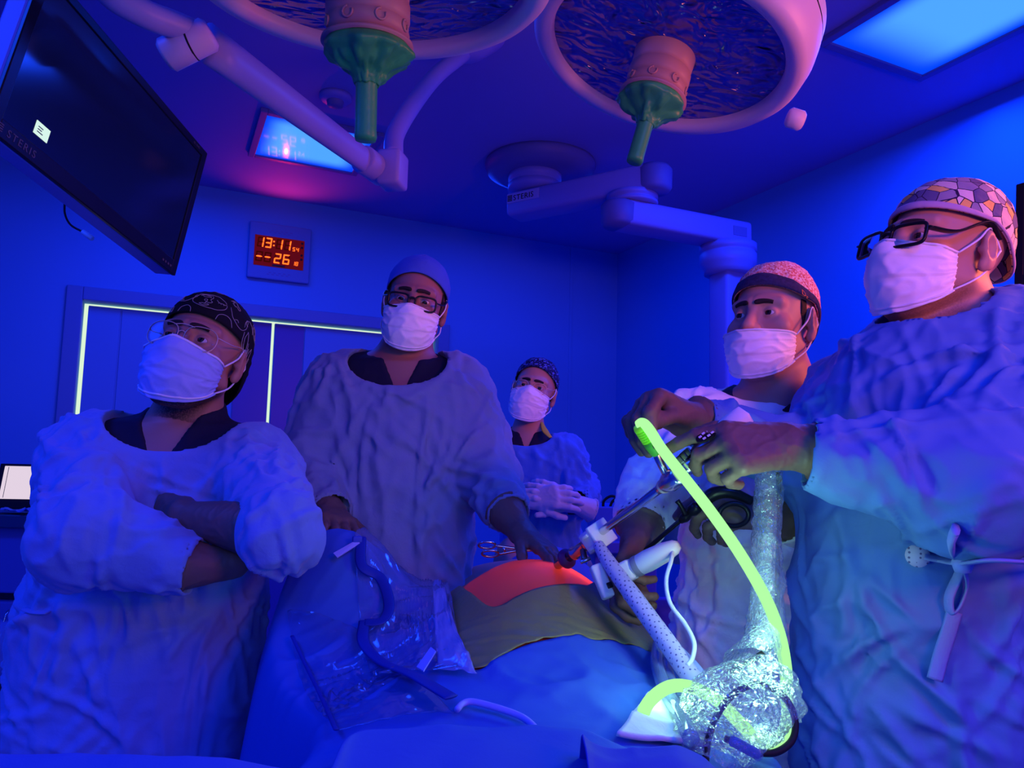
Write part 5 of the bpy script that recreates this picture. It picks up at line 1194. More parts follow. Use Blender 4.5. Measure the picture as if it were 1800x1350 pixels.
V, Fs = cyl((-0.30, 1.53, 0.93), (-0.11, 1.50, 0.74), 0.018, 16); mesh('arm_board_bracket', V, Fs, MAT['steel'], tb)

hd = lambda x, y: drape_h(x, y, False)
def S(px, py, lift=0.004):
    p = on_surface(px, py, hd); d = CAM - p; return p + np.array([0, 0, lift]) + d / np.linalg.norm(d) * lift * 0.6
# ---- clear fluid pouch with tapes on the left flank
MAT['pouch'] = clear('clear_pouch_plastic', gloss=0.16, rough=0.10, milk=0.10, milkcol=(0.2, 0.3, 0.85), bump=0.3, bscale=9)
MAT['haze_film'] = clear('hazy_plastic', gloss=0.30, rough=0.15, milk=0.42, milkcol=(0.42, 0.46, 0.95), bump=0.3, bscale=14)
MAT['tape_blue'] = material('blue_tape', (0.012, 0.03, 0.30), 0.5)
MAT['tape_pale'] = material('pale_label', (0.34, 0.36, 0.85), 0.6)
def quad_patch(c4, nu, nv, lift, amp, seed, hf=hd):
    """sheet spanned over four picked corner points, following the drape below it"""
    c = [S(*k)[:2] for k in c4]; u = np.linspace(0, 1, nu)[:, None, None]; v = np.linspace(0, 1, nv)[None, :, None]
    P = (c[0] * (1 - u) + c[1] * u) * (1 - v) + (c[3] * (1 - u) + c[2] * u) * v
    z = hf(P[..., 0], P[..., 1]); q = folds(np.concatenate([P, 0 * P[..., :1]], -1).reshape(-1, 3), seed, (9, 9, 5)).reshape(nu, nv)
    return np.dstack([P, z + lift + amp * np.maximum(q, -0.3)])
def crinkle(G, n, seed):
    nu, nv, _ = G.shape; N = np.cross(np.gradient(G, axis=0), np.gradient(G, axis=1)).reshape(-1, 3); N /= np.linalg.norm(N, axis=1)[:, None] + 1e-12; N *= np.sign(N[:, 2:3] + 1e-9)
    V = G.reshape(-1, 3); return (V + N * creases(V, N, n, seed, (1, 0.3, 0), 60, (0.03, 0.12), (0.004, 0.007), (0.003, 0.008))[:, None]).reshape(nu, nv, 3)
G = quad_patch([(622, 955), (728, 1002), (824, 1188), (668, 1215)], 90, 90, 0.014, 0.016, 31); G = crinkle(G, 26, 32)
V, Fs = shell(G, thick=0.0008); po = mesh('clear_pouch', V, Fs, MAT['pouch'], None); tag(po, 'clear glossy plastic pouch on the drape left of the olive film', 'pouch')
G2 = quad_patch([(738, 1036), (768, 1062), (838, 1200), (770, 1190)], 16, 52, 0.014, 0.012, 33)
V, Fs = shell(G2, thick=0.0008); mesh('hazy_edge', V, Fs, MAT['haze_film'], po)
for pts, wd, mt in (([(634, 962), (635, 1012), (668, 1035), (683, 1080), (672, 1110), (640, 1115)], 0.0065, 'tape_blue'), ([(640, 1112), (638, 1150), (668, 1185), (720, 1210), (760, 1235), (792, 1255)], 0.0065, 'tape_blue')):
    V, Fs = tube([S(*p, lift=0.02) for p in pts], wd, 50, 8, flat=(1.6, 0.35)); mesh('tape', V, Fs, MAT[mt], po)
for c4 in ([(585, 990), (626, 966), (632, 972), (592, 998)], [(757, 1160), (766, 1168), (744, 1205), (732, 1197)]):
    P = np.array([S(*k, lift=0.018) for k in c4]); V, Fs = shell(np.stack([[P[0], P[1]], [P[3], P[2]]], 0), thick=-0.002); mesh('label_strip', V, Fs, MAT['tape_pale'], po, False)
V, Fs = box(0.018, 0.012, 0.012, (RZ(0.4), S(627, 966, 0.02)), bev=0.002); mesh('clip', V, Fs, MAT['drape_dark'], po)
MAT['clear_sheet'] = clear('clear_cover_plastic', gloss=0.10, rough=0.08, milk=0.05, milkcol=(0.12, 0.22, 0.75), bump=0.2, bscale=6)
G3 = crinkle(quad_patch([(505, 1080), (642, 1118), (800, 1268), (594, 1296)], 70, 70, 0.008, 0.005, 37), 14, 38)
V, Fs = shell(G3, thick=0.0008); mesh('lower_sheet', V, Fs, MAT['clear_sheet'], po)
# thin tubing on the drape
tb2 = mesh('thin_tube', *tube([S(px, py, 0.01) for px, py in ((803, 1262), (812, 1252), (830, 1248), (870, 1258), (905, 1270), (925, 1281), (945, 1300))], 0.0042, 60, 10), MAT['tape_pale'], None); tag(tb2, 'thin pale tube curving over drape below the clear pouch', 'tube')
# dark seam cord running down the left skirt
cd_ = mesh('drape_cord', *tube([S(513, 1128, 0.01), S(535, 1178, 0.012), S(562, 1235, 0.012), S(590, 1300, 0.012)], 0.0024, 40, 8, flat=(1.5, 0.6)), MAT['tape_blue'], None); tag(cd_, 'dark blue cord down the left flank of the drape', 'cord')

# ---- foreground drapes
def fore(name, edge, front_drop, depth_back, label, mat, seed, amp=0.006):
    """a sheet whose far edge follows the picked world points, falling away at the back and coming down in front"""
    Ed = smooth_path(np.array(edge), 70); n = len(Ed); prof = []
    for t, dy, dz in ((0, 0.05, -0.10), (0, 0.025, -0.03), (0, 0.008, -0.004), (0, 0, 0), (0, -0.012, -0.001), (0, -0.05, -0.006), (0, -0.11, -0.016), (0, -0.17, -0.04), (0, -0.20, -0.10), (0, -0.22, -front_drop)):
        prof.append((dy * depth_back, dz))
    prof = np.array(prof); k = np.interp(np.linspace(0, len(prof) - 1, 40), np.arange(len(prof)), prof[:, 0]); kz = np.interp(np.linspace(0, len(prof) - 1, 40), np.arange(len(prof)), prof[:, 1])
    G = np.zeros((n, 40, 3)); G[..., 0] = Ed[:, None, 0]; G[..., 1] = Ed[:, None, 1] + k[None]; G[..., 2] = Ed[:, None, 2] + kz[None]
    f = folds(G.reshape(-1, 3), seed, (5, 5, 5)).reshape(n, 40); G[..., 2] += f * amp; G[..., 1] += f * amp * 0.5
    V, Fs = shell(blur3(G), thick=0.002); o = mesh(name, V, Fs, mat, None); return tag(o, label, 'drape')
def blur3(G): return np.stack([blur(G[..., i], 1) for i in range(3)], -1)
fore('front_drape', [at(597, 1345, .80), at(600, 1318, .82), at(612, 1298, .84), at(640, 1289, .86), at(720, 1284, .87), at(850, 1282, .88), at(1000, 1282, .88), at(1060, 1298, .87), at(1130, 1330, .86), at(1200, 1380, .85)], 0.4, 1.0, 'blue front drape with a straight folded edge at bottom centre', MAT['drape'], 41)
fore('corner_drape', [at(1022, 1288, .80), at(1040, 1302, .80), at(1075, 1312, .80), at(1120, 1312, .80), at(1180, 1310, .80), at(1215, 1322, .80), at(1250, 1348, .79), at(1290, 1390, .78)], 0.4, 0.8, 'darker blue drape corner below the glowing cable loop', MAT['drape_dark'], 43)
fore('near_drape', [at(-60, 1330, .62), at(60, 1327, .62), at(160, 1329, .62), at(280, 1333, .62), at(360, 1336, .62), at(440, 1346, .62), at(520, 1362, .62)], 0.4, 0.8, 'blue drape edge along the bottom left corner', MAT['drape'], 45, 0.003)

# ---- white pad by the cable
c = [S(1146, 1232), S(1260, 1300), S(1240, 1330), S(1085, 1310)]
P = np.array(c); u = np.linspace(0, 1, 22)[:, None, None]; v = np.linspace(0, 1, 22)[None, :, None]
Gp = (P[0] * (1 - u) + P[1] * u) * (1 - v) + (P[3] * (1 - u) + P[2] * u) * v; Gp[..., 2] += 0.012 + folds(Gp.reshape(-1, 3), 51, (8, 8, 8)).reshape(22, 22) * 0.006
MAT['pad'] = material('white_gauze', (0.75, 0.78, 0.8), 0.9, bumps=CLOTH_B)
V, Fs = shell(Gp, thick=-0.006); pdm = mesh('gauze_pad', V, Fs, MAT['pad'], None); tag(pdm, 'white gauze pad under the glowing cable loop', 'pad')

# ================================================================== instruments
# ---- telescope with its light post
TA, TB_ = at(1178, 846, 1.165), at(1050, 940, 1.36)
ax = (TB_ - TA) / np.linalg.norm(TB_ - TA)
tc = root('telescope', TA, 'long polished steel telescope shaft running from surgeon\'s hands into the white port', 'telescope')
V, Fs = cyl(TA, TA + ax * 0.40, 0.0074, 24, 0.001); mesh('shaft', V, Fs, MAT['steel'], tc)
V, Fs = lathe([(0, -0.03), (0.013, -0.03), (0.016, -0.02), (0.0165, 0.002), (0.012, 0.014), (0.0085, 0.03), (0.0072, 0.034), (0, 0.034)], 28, (frame_to(ax), TA)); mesh('body', V, Fs, MAT['steel'], tc)
V, Fs = lathe([(0.0105, 0.016), (0.0118, 0.02), (0.0105, 0.024)], 28, (frame_to(ax), TA)); mesh('gilt_ring', V, Fs, MAT['wire'], tc)
PB = at(1152, 795, 1.15)
V, Fs = cyl(TA + np.array([-0.003, 0, 0.004]), PB, 0.0062, 20, 0.001); mesh('light_post', V, Fs, MAT['steel'], tc)
MAT['cuffplastic'] = clear('plastic_wrap', gloss=0.35, rough=0.08, milk=0.14, milkcol=(0.8, 0.9, 0.9), bump=0.8, bscale=60)
# ---- camera head
CHD = at(1268, 768, 1.13); CA_ = (CHD - at(1195, 830, 1.165)); CA_ /= np.linalg.norm(CA_)
ch = root('scope_camera', CHD, 'steel and black camera head with round button pad in the surgeon\'s grip', 'camera')
Mch = (frame_to(CA_), at(1200, 826, 1.165))
V, Fs = lathe([(0, 0.0), (0.012, 0.0), (0.014, 0.004), (0.014, 0.018), (0.010, 0.022), (0.010, 0.03), (0, 0.03)], 28, Mch); mesh('coupler', V, Fs, MAT['steel'], ch)
V, Fs = lathe([(0, 0.03), (0.015, 0.03), (0.017, 0.036), (0.017, 0.060), (0.013, 0.066), (0, 0.066)], 28, Mch); mesh('focus_ring', V, Fs, MAT['darksteel'], ch)
V, Fs = lathe([(0, 0.064), (0.014, 0.064), (0.019, 0.075), (0.021, 0.10), (0.018, 0.13), (0, 0.135)], 28, Mch); mesh('housing', V, Fs, MAT['white'], ch)
for k in range(3):
    V, Fs = box(0.008, 0.012, 0.018, (frame_to(CA_), at(1192 + k * 7, 812 - k * 7, 1.155)), bev=0.001); mesh('lever', V, Fs, MAT['darksteel'], ch)
pc = at(1243, 766, 1.095); pn = np.array([-0.25, -0.75, 0.62]); Mp = frame_to(pn, CA_)
pp = [np.array([math.cos(a) * 0.0185, math.sin(a) * 0.009, 0.0]) for a in np.linspace(0, 2 * PI, 40, endpoint=False)]
dx = at(1262, 752, 1.095) - at(1222, 778, 1.095); dx /= np.linalg.norm(dx); dy = np.cross(pn / np.linalg.norm(pn), dx); dy /= np.linalg.norm(dy); Mpad = np.stack([dx, dy, np.cross(dx, dy)], 1)
top = [p + np.array([0, 0, 0.004]) for p in pp]; V = np.array(pp + top); Fs = [(i, (i + 1) % 40, 40 + (i + 1) % 40, 40 + i) for i in range(40)] + [tuple(40 + i for i in range(40)), tuple(range(39, -1, -1))]
kp = mesh('button_pad', xf((Mpad, pc), V), Fs, MAT['black'], ch, False)
for bx, by in ((-0.010, 0.002), (-0.003, 0.004), (0.005, 0.004), (0.011, 0.002), (-0.007, -0.004), (0.001, -0.004), (0.008, -0.003)):
    V, Fs = box(0.0048, 0.0030, 0.0012, (Mpad, pc + Mpad @ np.array([bx, by, 0.0045]))); mesh('button', V, Fs, MAT['white'], kp, False)

# ---- glowing light cable
lc = root('light_cable', S(1250, 1290), 'glowing green fibre light cable from surgeon\'s hand looping down to the drape', 'cable')
MAT['cable_glow'] = emission('glowing_cable', (0.40, 1.0, 0.34), 1.15)
top_ = [at(1122, 748, 1.135), at(1130, 744, 1.13), at(1142, 756, 1.125), at(1164, 790, 1.12), at(1205, 842, 1.10), at(1250, 900, 1.08), at(1300, 972, 1.06), at(1345, 1050, 1.04), at(1370, 1115, 1.03), at(1381, 1175, 1.02), at(1383, 1225, 1.01)]
mid_ = [at(1384, 1268, 0.995), at(1366, 1302, 0.975), at(1330, 1298, 0.965), at(1298, 1268, 0.97), at(1262, 1232, 0.98), at(1215, 1208, 0.985), at(1175, 1208, 0.98), at(1140, 1235, 0.965), at(1125, 1275, 0.95), at(1124, 1312, 0.935), at(1128, 1350, 0.92)]
V, Fs = tube(top_ + mid_, 0.0082, 260, 14); mesh('fibre_bundle', V, Fs, MAT['cable_glow'], lc)
LAx = (PB - at(1124, 752, 1.135)); LAx /= np.linalg.norm(LAx); L0 = at(1124, 752, 1.135)
ml = (frame_to(LAx), L0); Lc = np.linalg.norm(PB - L0)
V, Fs = lathe([(0, -0.004), (0.008, -0.004), (0.0095, 0.0)] + [q for i in range(6) for q in ((0.0098, 0.002 + i * 0.0042), (0.0098, 0.0042 + i * 0.0042), (0.0084, 0.0046 + i * 0.0042), (0.0084, 0.0058 + i * 0.0042))] + [(0.0095, 0.028), (0, 0.028)], 24, ml); mesh('strain_relief', V, Fs, MAT['lime'], lc)
MAT['green_plug'] = material('green_plug', (0.06, 0.42, 0.04), 0.4, emit=(0.1, 0.6, 0.02), estr=0.12)
V, Fs = lathe([(0, 0.027), (0.0098, 0.027), (0.0100, 0.035), (0.0082, 0.050), (0.007, 0.052), (0, 0.052)], 24, ml); mesh('plug', V, Fs, MAT['green_plug'], lc)
for p_, e_ in ((S(1165, 1262, 0.0) + np.array([0, -0.01, 0.045]), 0.30), (at(1330, 1262, 0.965), 0.10), (at(1378, 1085, 0.98), 0.65), (at(1300, 930, 1.02), 0.45), (at(1290, 1010, 1.06), 0.35)):
    q = bpy.data.lights.new('cable_light', 'POINT'); q.energy = e_; q.color = (0.42, 1.0, 0.62); q.shadow_soft_size = 0.02; oo = bpy.data.objects.new('cable_light', q); COL.objects.link(oo); oo.location = p_

# ---- camera cable in its crinkled clear sleeve
sl = root('camera_cable_sleeve', S(1300, 1300), 'crinkled clear plastic sleeve with a black camera cable inside, beside the glowing cable', 'sleeve')
MAT['sleeve'] = clear('crinkled_clear_plastic', gloss=0.5, rough=0.05, milk=0.10, milkcol=(0.6, 0.72, 0.95), bump=1.0, bscale=55)
def crumple(path, rad_, n, k, seed, amp, wrapcap=False, flat=(1, 0.5)):
    V, Fs = tube(path, rad_, n, k, flat=flat, cap=False); V = np.array(V); P = V
    f = folds(P, seed, (16, 16, 16)) + 0.5 * folds(P, seed + 3, (38, 38, 38)); cen = V.reshape(n, k, 3).mean(1, keepdims=True); D = (V.reshape(n, k, 3) - cen); D /= np.linalg.norm(D, axis=2)[..., None] + 1e-9
    return (V.reshape(n, k, 3) + D * (f.reshape(n, k) * amp)[..., None]).reshape(-1, 3), Fs
V, Fs = crumple([at(1352, 822, 1.15), at(1350, 880, 1.15), at(1348, 980, 1.13), at(1350, 1060, 1.10), at(1345, 1130, 1.07), at(1320, 1190, 1.04)], [0.036, 0.040, 0.040, 0.044, 0.056, 0.075], 120, 40, 61, 0.006); mesh('upper_sleeve', V, Fs, MAT['sleeve'], sl)
V, Fs = crumple([at(1230, 1345, .90), at(1250, 1300, .925), at(1290, 1250, .95), at(1330, 1210, .98), at(1350, 1175, 1.0)], [0.035, 0.055, 0.068, 0.062, 0.04], 80, 48, 63, 0.007, flat=(1, 0.55)); mesh('lower_sleeve', V, Fs, MAT['sleeve'], sl)
V, Fs = tube([at(1368, 830, 1.15), at(1370, 900, 1.15), at(1367, 1000, 1.13), at(1366, 1075, 1.10), at(1364, 1125, 1.06), at(1335, 1152, 1.045), at(1286, 1180, 1.02)], 0.0038, 80, 10); mesh('camera_cable', V, Fs, MAT['blackmatte'], sl)
ring = [at(1240, 1340, .885), at(1246, 1295, .905), at(1268, 1245, .925), at(1300, 1213, .94), at(1340, 1204, .945), at(1378, 1225, .945), at(1397, 1262, .935), at(1393, 1300, .92), at(1365, 1322, .91), at(1330, 1322, .905), at(1300, 1308, .905), at(1275, 1298, .905)]
V, Fs = tube(ring, 0.0042, 120, 10); mesh('camera_cable_loop', V, Fs, MAT['blackmatte'], sl)
V, Fs = cyl(at(1283, 1300, .90), at(1335, 1328, .895), 0.0062, 16, 0.002); mesh('connector', V, Fs, MAT['drape_dark'], sl)

# ---- trocar port
tr = root('trocar_port', at(1000, 985, 1.42), 'white trocar port with steel sleeve standing in the orange belly', 'trocar')
T0, T1 = at(1052, 942, 1.355), at(985, 990, 1.45); ta_ = (T1 - T0) / np.linalg.norm(T1 - T0); Mt = np.stack([np.cross(ta_, np.cross([0, -1, 0.2], ta_) / np.linalg.norm(np.cross([0, -1, 0.2], ta_))), np.cross([0, -1, 0.2], ta_) / np.linalg.norm(np.cross([0, -1, 0.2], ta_)), ta_], 1)
MAT['port'] = material('port_white_plastic', (0.80, 0.74, 0.86), 0.4)
V, Fs = box(0.044, 0.040, 0.034, (Mt, T0 + ta_ * 0.008), bev=0.004); pw = mesh('valve_housing', V, Fs, MAT['port'], tr)
V, Fs = box(0.050, 0.046, 0.008, (Mt, T0 - ta_ * 0.010), bev=0.002); mesh('cap', V, Fs, MAT['port'], tr)
for s in (-1, 1):
    V, Fs = box(0.052, 0.006, 0.016, (Mt, T0 + ta_ * 0.006 + Mt[:, 1] * s * 0.012), bev=0.001); mesh('side_tab', V, Fs, MAT['port'], pw)
V, Fs = lathe([(0, 0.02), (0.016, 0.02), (0.016, 0.034), (0.0105, 0.040), (0.0105, 0.075), (0.013, 0.078), (0.013, 0.082), (0.0095, 0.085), (0.0088, 0.14), (0, 0.14)], 28, (frame_to(ta_), T0)); mesh('sleeve', V, Fs, MAT['steel'], tr)
V, Fs = lathe([(0.0096, 0.098), (0.019, 0.104), (0.019, 0.110), (0.0096, 0.113)], 28, (frame_to(ta_), T0)); mesh('purple_seal', V, Fs, material('purple_seal', (0.10, 0.02, 0.12), 0.4), tr)
q0 = T0 + ta_ * 0.052; q1 = at(1028, 985, 1.36)
V, Fs = cyl(q0, q1, 0.006, 16, 0.001); mesh('stopcock', V, Fs, MAT['darksteel'], tr)
V, Fs = cyl(q1 + np.array([-0.008, 0, -0.004]), q1 + np.array([0.010, 0, 0.004]), 0.0035, 12, 0.001); mesh('tap', V, Fs, MAT['steel'], tr)

# ---- insufflation hose in a perforated sleeve
MAT['mesh_sleeve'] = material('perforated_sleeve', (0.50, 0.44, 0.72), 0.6)
def dots():
    m = MAT['mesh_sleeve']; nt = m.node_tree; b = nt.nodes['Principled BSDF']; tc = nd(nt, 'ShaderNodeTexCoord'); v = nd(nt, 'ShaderNodeTexVoronoi', i_Scale=150.0, i_Randomness=0.15); nt.links.new(tc.outputs['Object'], v.inputs['Vector'])
    l = nd(nt, 'ShaderNodeMath', operation='LESS_THAN'); l.inputs[1].default_value = 0.26; nt.links.new(v.outputs['Distance'], l.inputs[0]); mx = nd(nt, 'ShaderNodeMix', data_type='RGBA'); mx.inputs['A'].default_value = (0.50, 0.44, 0.72, 1); mx.inputs['B'].default_value = (0.12, 0.10, 0.3, 1)
    nt.links.new(l.outputs[0], mx.inputs['Factor']); nt.links.new(mx.outputs['Result'], b.inputs['Base Color'])
dots()
hs_ = mesh('insufflation_hose', *tube([at(1052, 958, 1.33), at(1068, 985, 1.30), at(1100, 1030, 1.25), at(1140, 1085, 1.19), at(1180, 1140, 1.13), at(1215, 1190, 1.08), at(1262, 1250, 1.03)], [0.010, 0.013, 0.0145, 0.0145, 0.0145, 0.014], 120, 16), MAT['mesh_sleeve'], None)
tag(hs_, 'pale lavender perforated hose running down from the white port over the drape edge', 'hose')
bt = mesh('bundle_tube', *tube([at(1165, 1125, 1.17), at(1200, 1160, 1.13), at(1230, 1195, 1.09), at(1262, 1235, 1.05)], [0.012, 0.014, 0.012], 50, 14), MAT['tape_pale'], None); tag(bt, 'smooth bluish tube lying beside the perforated hose', 'tube')
MAT['cleartube'] = clear('clear_tubing', gloss=0.4, rough=0.08, milk=0.25, milkcol=(0.4, 0.55, 0.95))
for i, pts in enumerate(([(1158, 1150), (1155, 1190), (1170, 1240), (1198, 1290), (1215, 1330)], [(1172, 1165), (1172, 1205), (1188, 1245), (1215, 1285), (1240, 1325)])):
    o = mesh('clear_tubing', *tube([S(x, y, 0.02) for x, y in pts], 0.010, 50, 14), MAT['cleartube'], None); tag(o, ('outer' if i == 0 else 'inner') + ' clear plastic tube hanging over drape next to the glowing cable loop', 'tube')

# ---- forceps lying on the belly
fo = root('tissue_forceps', at(900, 968, 1.60), 'steel ring handled forceps lying across the top of the belly', 'forceps')
for (cx_, cy_), (ex_, ey_) in (((856, 958), (985, 968)), ((862, 973), (985, 970))):
    rc_ = [at(cx_ + 15 * math.cos(a), cy_ + 5.5 * math.sin(a), 1.60 + 0.01 * math.sin(a)) for a in np.linspace(0, 2 * PI, 24, endpoint=False)]
    V, Fs = tube(rc_, 0.0026, None, 8, closed=True); mesh('finger_ring', V, Fs, MAT['steel'], fo)
    V, Fs = tube([at(cx_ + 14, cy_ + 1, 1.60), at(910, 966 + (cy_ - 965) * 0.3, 1.60), at(955, 967, 1.60), at(968, 970, 1.60), at(975, 980, 1.60)], [0.003, 0.0028, 0.0025, 0.002], 30, 8); mesh('shank', V, Fs, MAT['steel'], fo)
V, Fs = cyl(at(885, 962, 1.598), at(888, 970, 1.598), 0.003, 10); mesh('ratchet', V, Fs, MAT['steel'], fo)

# ---- grasper held by the man in the speckled cap
gp = root('laparoscopic_grasper', at(1215, 890, 1.30), 'thin black shafted grasper with black handle in the speckled cap man\'s hand', 'grasper')
g0, g1 = at(1252, 862, 1.285), at(1082, 1012, 1.40); ga = (g1 - g0) / np.linalg.norm(g1 - g0)
V, Fs = cyl(at(1225, 890, 1.30), g1, 0.0042, 16, 0.001); mesh('shaft', V, Fs, MAT['black'], gp)
V, Fs = lathe([(0, 0), (0.009, 0), (0.011, 0.006), (0.011, 0.016), (0.007, 0.022), (0.009, 0.03), (0.009, 0.036), (0.005, 0.046), (0, 0.046)], 20, (frame_to(ga), at(1228, 888, 1.30))); mesh('rotation_knob', V, Fs, MAT['black'], gp)
V, Fs = tube([at(1232, 886, 1.30), at(1255, 868, 1.29), at(1285, 866, 1.285), at(1320, 880, 1.29)], [0.011, 0.012, 0.010, 0.008], 24, 12); mesh('handle', V, Fs, MAT['black'], gp)
rg = [at(1290 + 26 * math.cos(a), 905 + 20 * math.sin(a), 1.275) for a in np.linspace(0, 2 * PI, 28, endpoint=False)]
V, Fs = tube(rg, 0.0045, None, 8, closed=True); mesh('finger_loop', V, Fs, MAT['black'], gp)
V, Fs = tube([at(1205, 905, 1.305), at(1196, 888, 1.30), at(1190, 880, 1.30)], [0.005, 0.004, 0.005], 10, 8); mesh('lever', V, Fs, MAT['black'], gp)
V, Fs = tube([at(1224, 862, 1.28), at(1228, 852, 1.28), at(1226, 868, 1.28)], 0.0012, 14, 6); mesh('wire_hook', V, Fs, MAT['darksteel'], gp)

# ---- white energy handpiece with cord
eh = root('white_handpiece', at(1140, 985, 1.28), 'white energy device handpiece with grey band in the man\'s gloved hand', 'handpiece')
h0, h1 = at(1075, 1018, 1.30), at(1193, 958, 1.24); ha = (h1 - h0) / np.linalg.norm(h1 - h0); HL = np.linalg.norm(h1 - h0)
Mh = (frame_to(ha, (0, -1, 0.3)), h0)
V, Fs = lathe([(0, HL * 0.30), (0.012, HL * 0.30), (0.0165, HL * 0.36), (0.0185, HL * 0.55), (0.0165, HL * 0.8), (0.012, HL * 0.95), (0.007, HL), (0, HL)], 28, Mh); mesh('grip', V, Fs, MAT['white'], eh)
V, Fs = lathe([(0.0172, HL * 0.36), (0.0178, HL * 0.38), (0.0180, HL * 0.42), (0.0174, HL * 0.44)], 28, Mh); mesh('grey_band', V, Fs, material('grey_band', (0.25, 0.25, 0.32), 0.5), eh)
V, Fs = box(0.035, 0.030, HL * 0.30, (Mh[0], h0 + ha * HL * 0.19), bev=0.005); mesh('head', V, Fs, MAT['white'], eh)
V, Fs = box(0.042, 0.012, 0.016, (Mh[0], h0 + ha * HL * 0.12 + np.array([0.006, -0.01, -0.018])), bev=0.003); mesh('trigger', V, Fs, MAT['white'], eh)
b0 = at(1058, 1022, 1.30)
V, Fs = box(0.060, 0.022, 0.020, (frame_to(np.array([0.1, -0.9, 0.4]), ha), b0), bev=0.004); mesh('front_block', V, Fs, MAT['white'], eh)
V, Fs = box(0.010, 0.010, 0.006, (frame_to(np.array([0.1, -0.9, 0.4]), ha), b0 + np.array([0.012, -0.012, -0.004])), bev=0.001); mesh('dark_latch', V, Fs, MAT['black'], eh)
V, Fs = tube([h1 - ha * 0.01, at(1180, 985, 1.22), at(1171, 1020, 1.20), at(1178, 1060, 1.17), at(1205, 1098, 1.14), at(1220, 1130, 1.11), at(1217, 1158, 1.09), at(1208, 1170, 1.08)], 0.0034, 80, 10); mesh('cord', V, Fs, MAT['white'], eh)

# ---- surgeon's waist tie
for key in ('E',):
    r, Hw, gw = PEOPLE[key]
def strap(pts, wd, name, parent, mat, th=0.25, n=50): 
    V, Fs = tube(pts, wd, n, 8, flat=(th, 1.0), up=(1, 0, 0)); return mesh(name, V, Fs, mat, parent)
def front_of(px, py, gw, off=0.004, y0=0.7, y1=1.7):
    d = ray(px, py); t = np.linspace(y0, y1, 1200) / d[1]; P = (CAM + d * t[:, None]); v = gw(P.astype(F32)); i = np.argmax(v < 0.004) if (v < 0.004).any() else 600
    return P[i] - d / np.linalg.norm(d) * off
eg = PEOPLE['E'][2]; er = PEOPLE['E'][0]
knot = front_of(1692, 990, eg, 0.012)
MAT['tie'] = material('gown_tie_blue', (0.20, 0.26, 0.66), 0.75, bumps=CLOTH_B)
tie = strap([front_of(x, y, eg, 0.010) for x, y in ((1625, 978), (1660, 985), (1692, 990), (1740, 985), (1800, 988), (1880, 992))], 0.0125, 'waist_tie', er, MAT['tie'])
V, Fs = lathe([(0, -0.014), (0.010, -0.012), (0.014, 0), (0.010, 0.012), (0, 0.014)], 16, (np.eye(3), knot)); mesh('knot', V, Fs, MAT['tie'], tie)
V, Fs = tube([knot, front_of(1700, 1025, eg, .014), front_of(1688, 1065, eg, .014), front_of(1672, 1078, eg, .014), front_of(1668, 1050, eg, .016), front_of(1685, 1010, eg, .016), knot], 0.0075, 50, 8, flat=(0.35, 1)); mesh('tie_loop', V, Fs, MAT['tie'], tie)
V, Fs = tube([front_of(1678, 1075, eg, .012), front_of(1668, 1110, eg, .012), front_of(1655, 1150, eg, .012), front_of(1643, 1195, eg, .012)], 0.011, 30, 8, flat=(0.25, 1)); mesh('tie_end', V, Fs, MAT['tie'], tie)
V, Fs = tube([front_of(1682, 990, eg, .012), front_of(1672, 955, eg, .012), front_of(1680, 930, eg, .010)], [0.006, 0.012, 0.014], 20, 8, flat=(0.4, 1)); mesh('tie_tail', V, Fs, MAT['tie'], tie)
pc_ = front_of(1613, 977, eg, 0.006); V, Fs = lathe([(0, 0), (0.0165, 0), (0.0165, 0.002), (0, 0.002)], 24, (frame_to(CAM - pc_), pc_)); mesh('stick_dot', V, Fs, MAT['mesh_sleeve'], er)
ag = PEOPLE['A'][2]; ar = PEOPLE['A'][0]
strap([front_of(x, y, ag, 0.006, 1.2, 2.0) for x, y in ((42, 1070), (60, 1076), (84, 1077))], 0.008, 'side_tie', ar, MAT['gown_a'], n=16)

# ================================================================== background equipment
# ---- cart with a lit screen behind the bearded man
ct = root('equipment_cart', at(-60, 1000, 2.7) * np.array([1, 1, 0]), 'dark blue equipment cart at the left edge carrying a small lit screen', 'cart')
MAT['cart'] = material('cart_panel', (0.10, 0.12, 0.42), 0.5); MAT['cart_dk'] = material('cart_dark', (0.02, 0.02, 0.06), 0.5)
def pbox(px0, px1, py0, py1, Y, dep, mat, name, parent, bev=0.006):
    a = at(px0, py1, Y); b = at(px1, py0, Y); V, Fs = box(abs(b[0] - a[0]), dep, abs(b[2] - a[2]), (np.eye(3), np.array([(a[0] + b[0]) / 2, Y + dep / 2, (a[2] + b[2]) / 2])), bev=bev); return mesh(name, V, Fs, mat, parent, False)
pbox(-260, 96, 906, 922, 2.62, 0.55, MAT['darksteel'], 'top_shelf', ct)
pbox(-255, 92, 922, 1036, 2.66, 0.48, MAT['cart'], 'drawer', ct); pbox(-255, 92, 1040, 1058, 2.70, 0.44, MAT['cart_dk'], 'gap_panel', ct, 0.002); pbox(-255, 92, 1060, 1104, 2.66, 0.48, MAT['cart'], 'lower_drawer', ct)
pbox(-255, 92, 1104, 1440, 2.78, 0.36, MAT['cart_dk'], 'base', ct)
for px in (-240, 75):
    p = at(px, 1480, 2.7); V, Fs = lathe([(0, -0.02), (0.04, -0.02), (0.045, 0), (0.04, 0.02), (0, 0.02)], 20, (RY(PI / 2), np.array([p[0], 2.95, 0.045]))); mesh('caster', V, Fs, MAT['blackmatte'], ct)
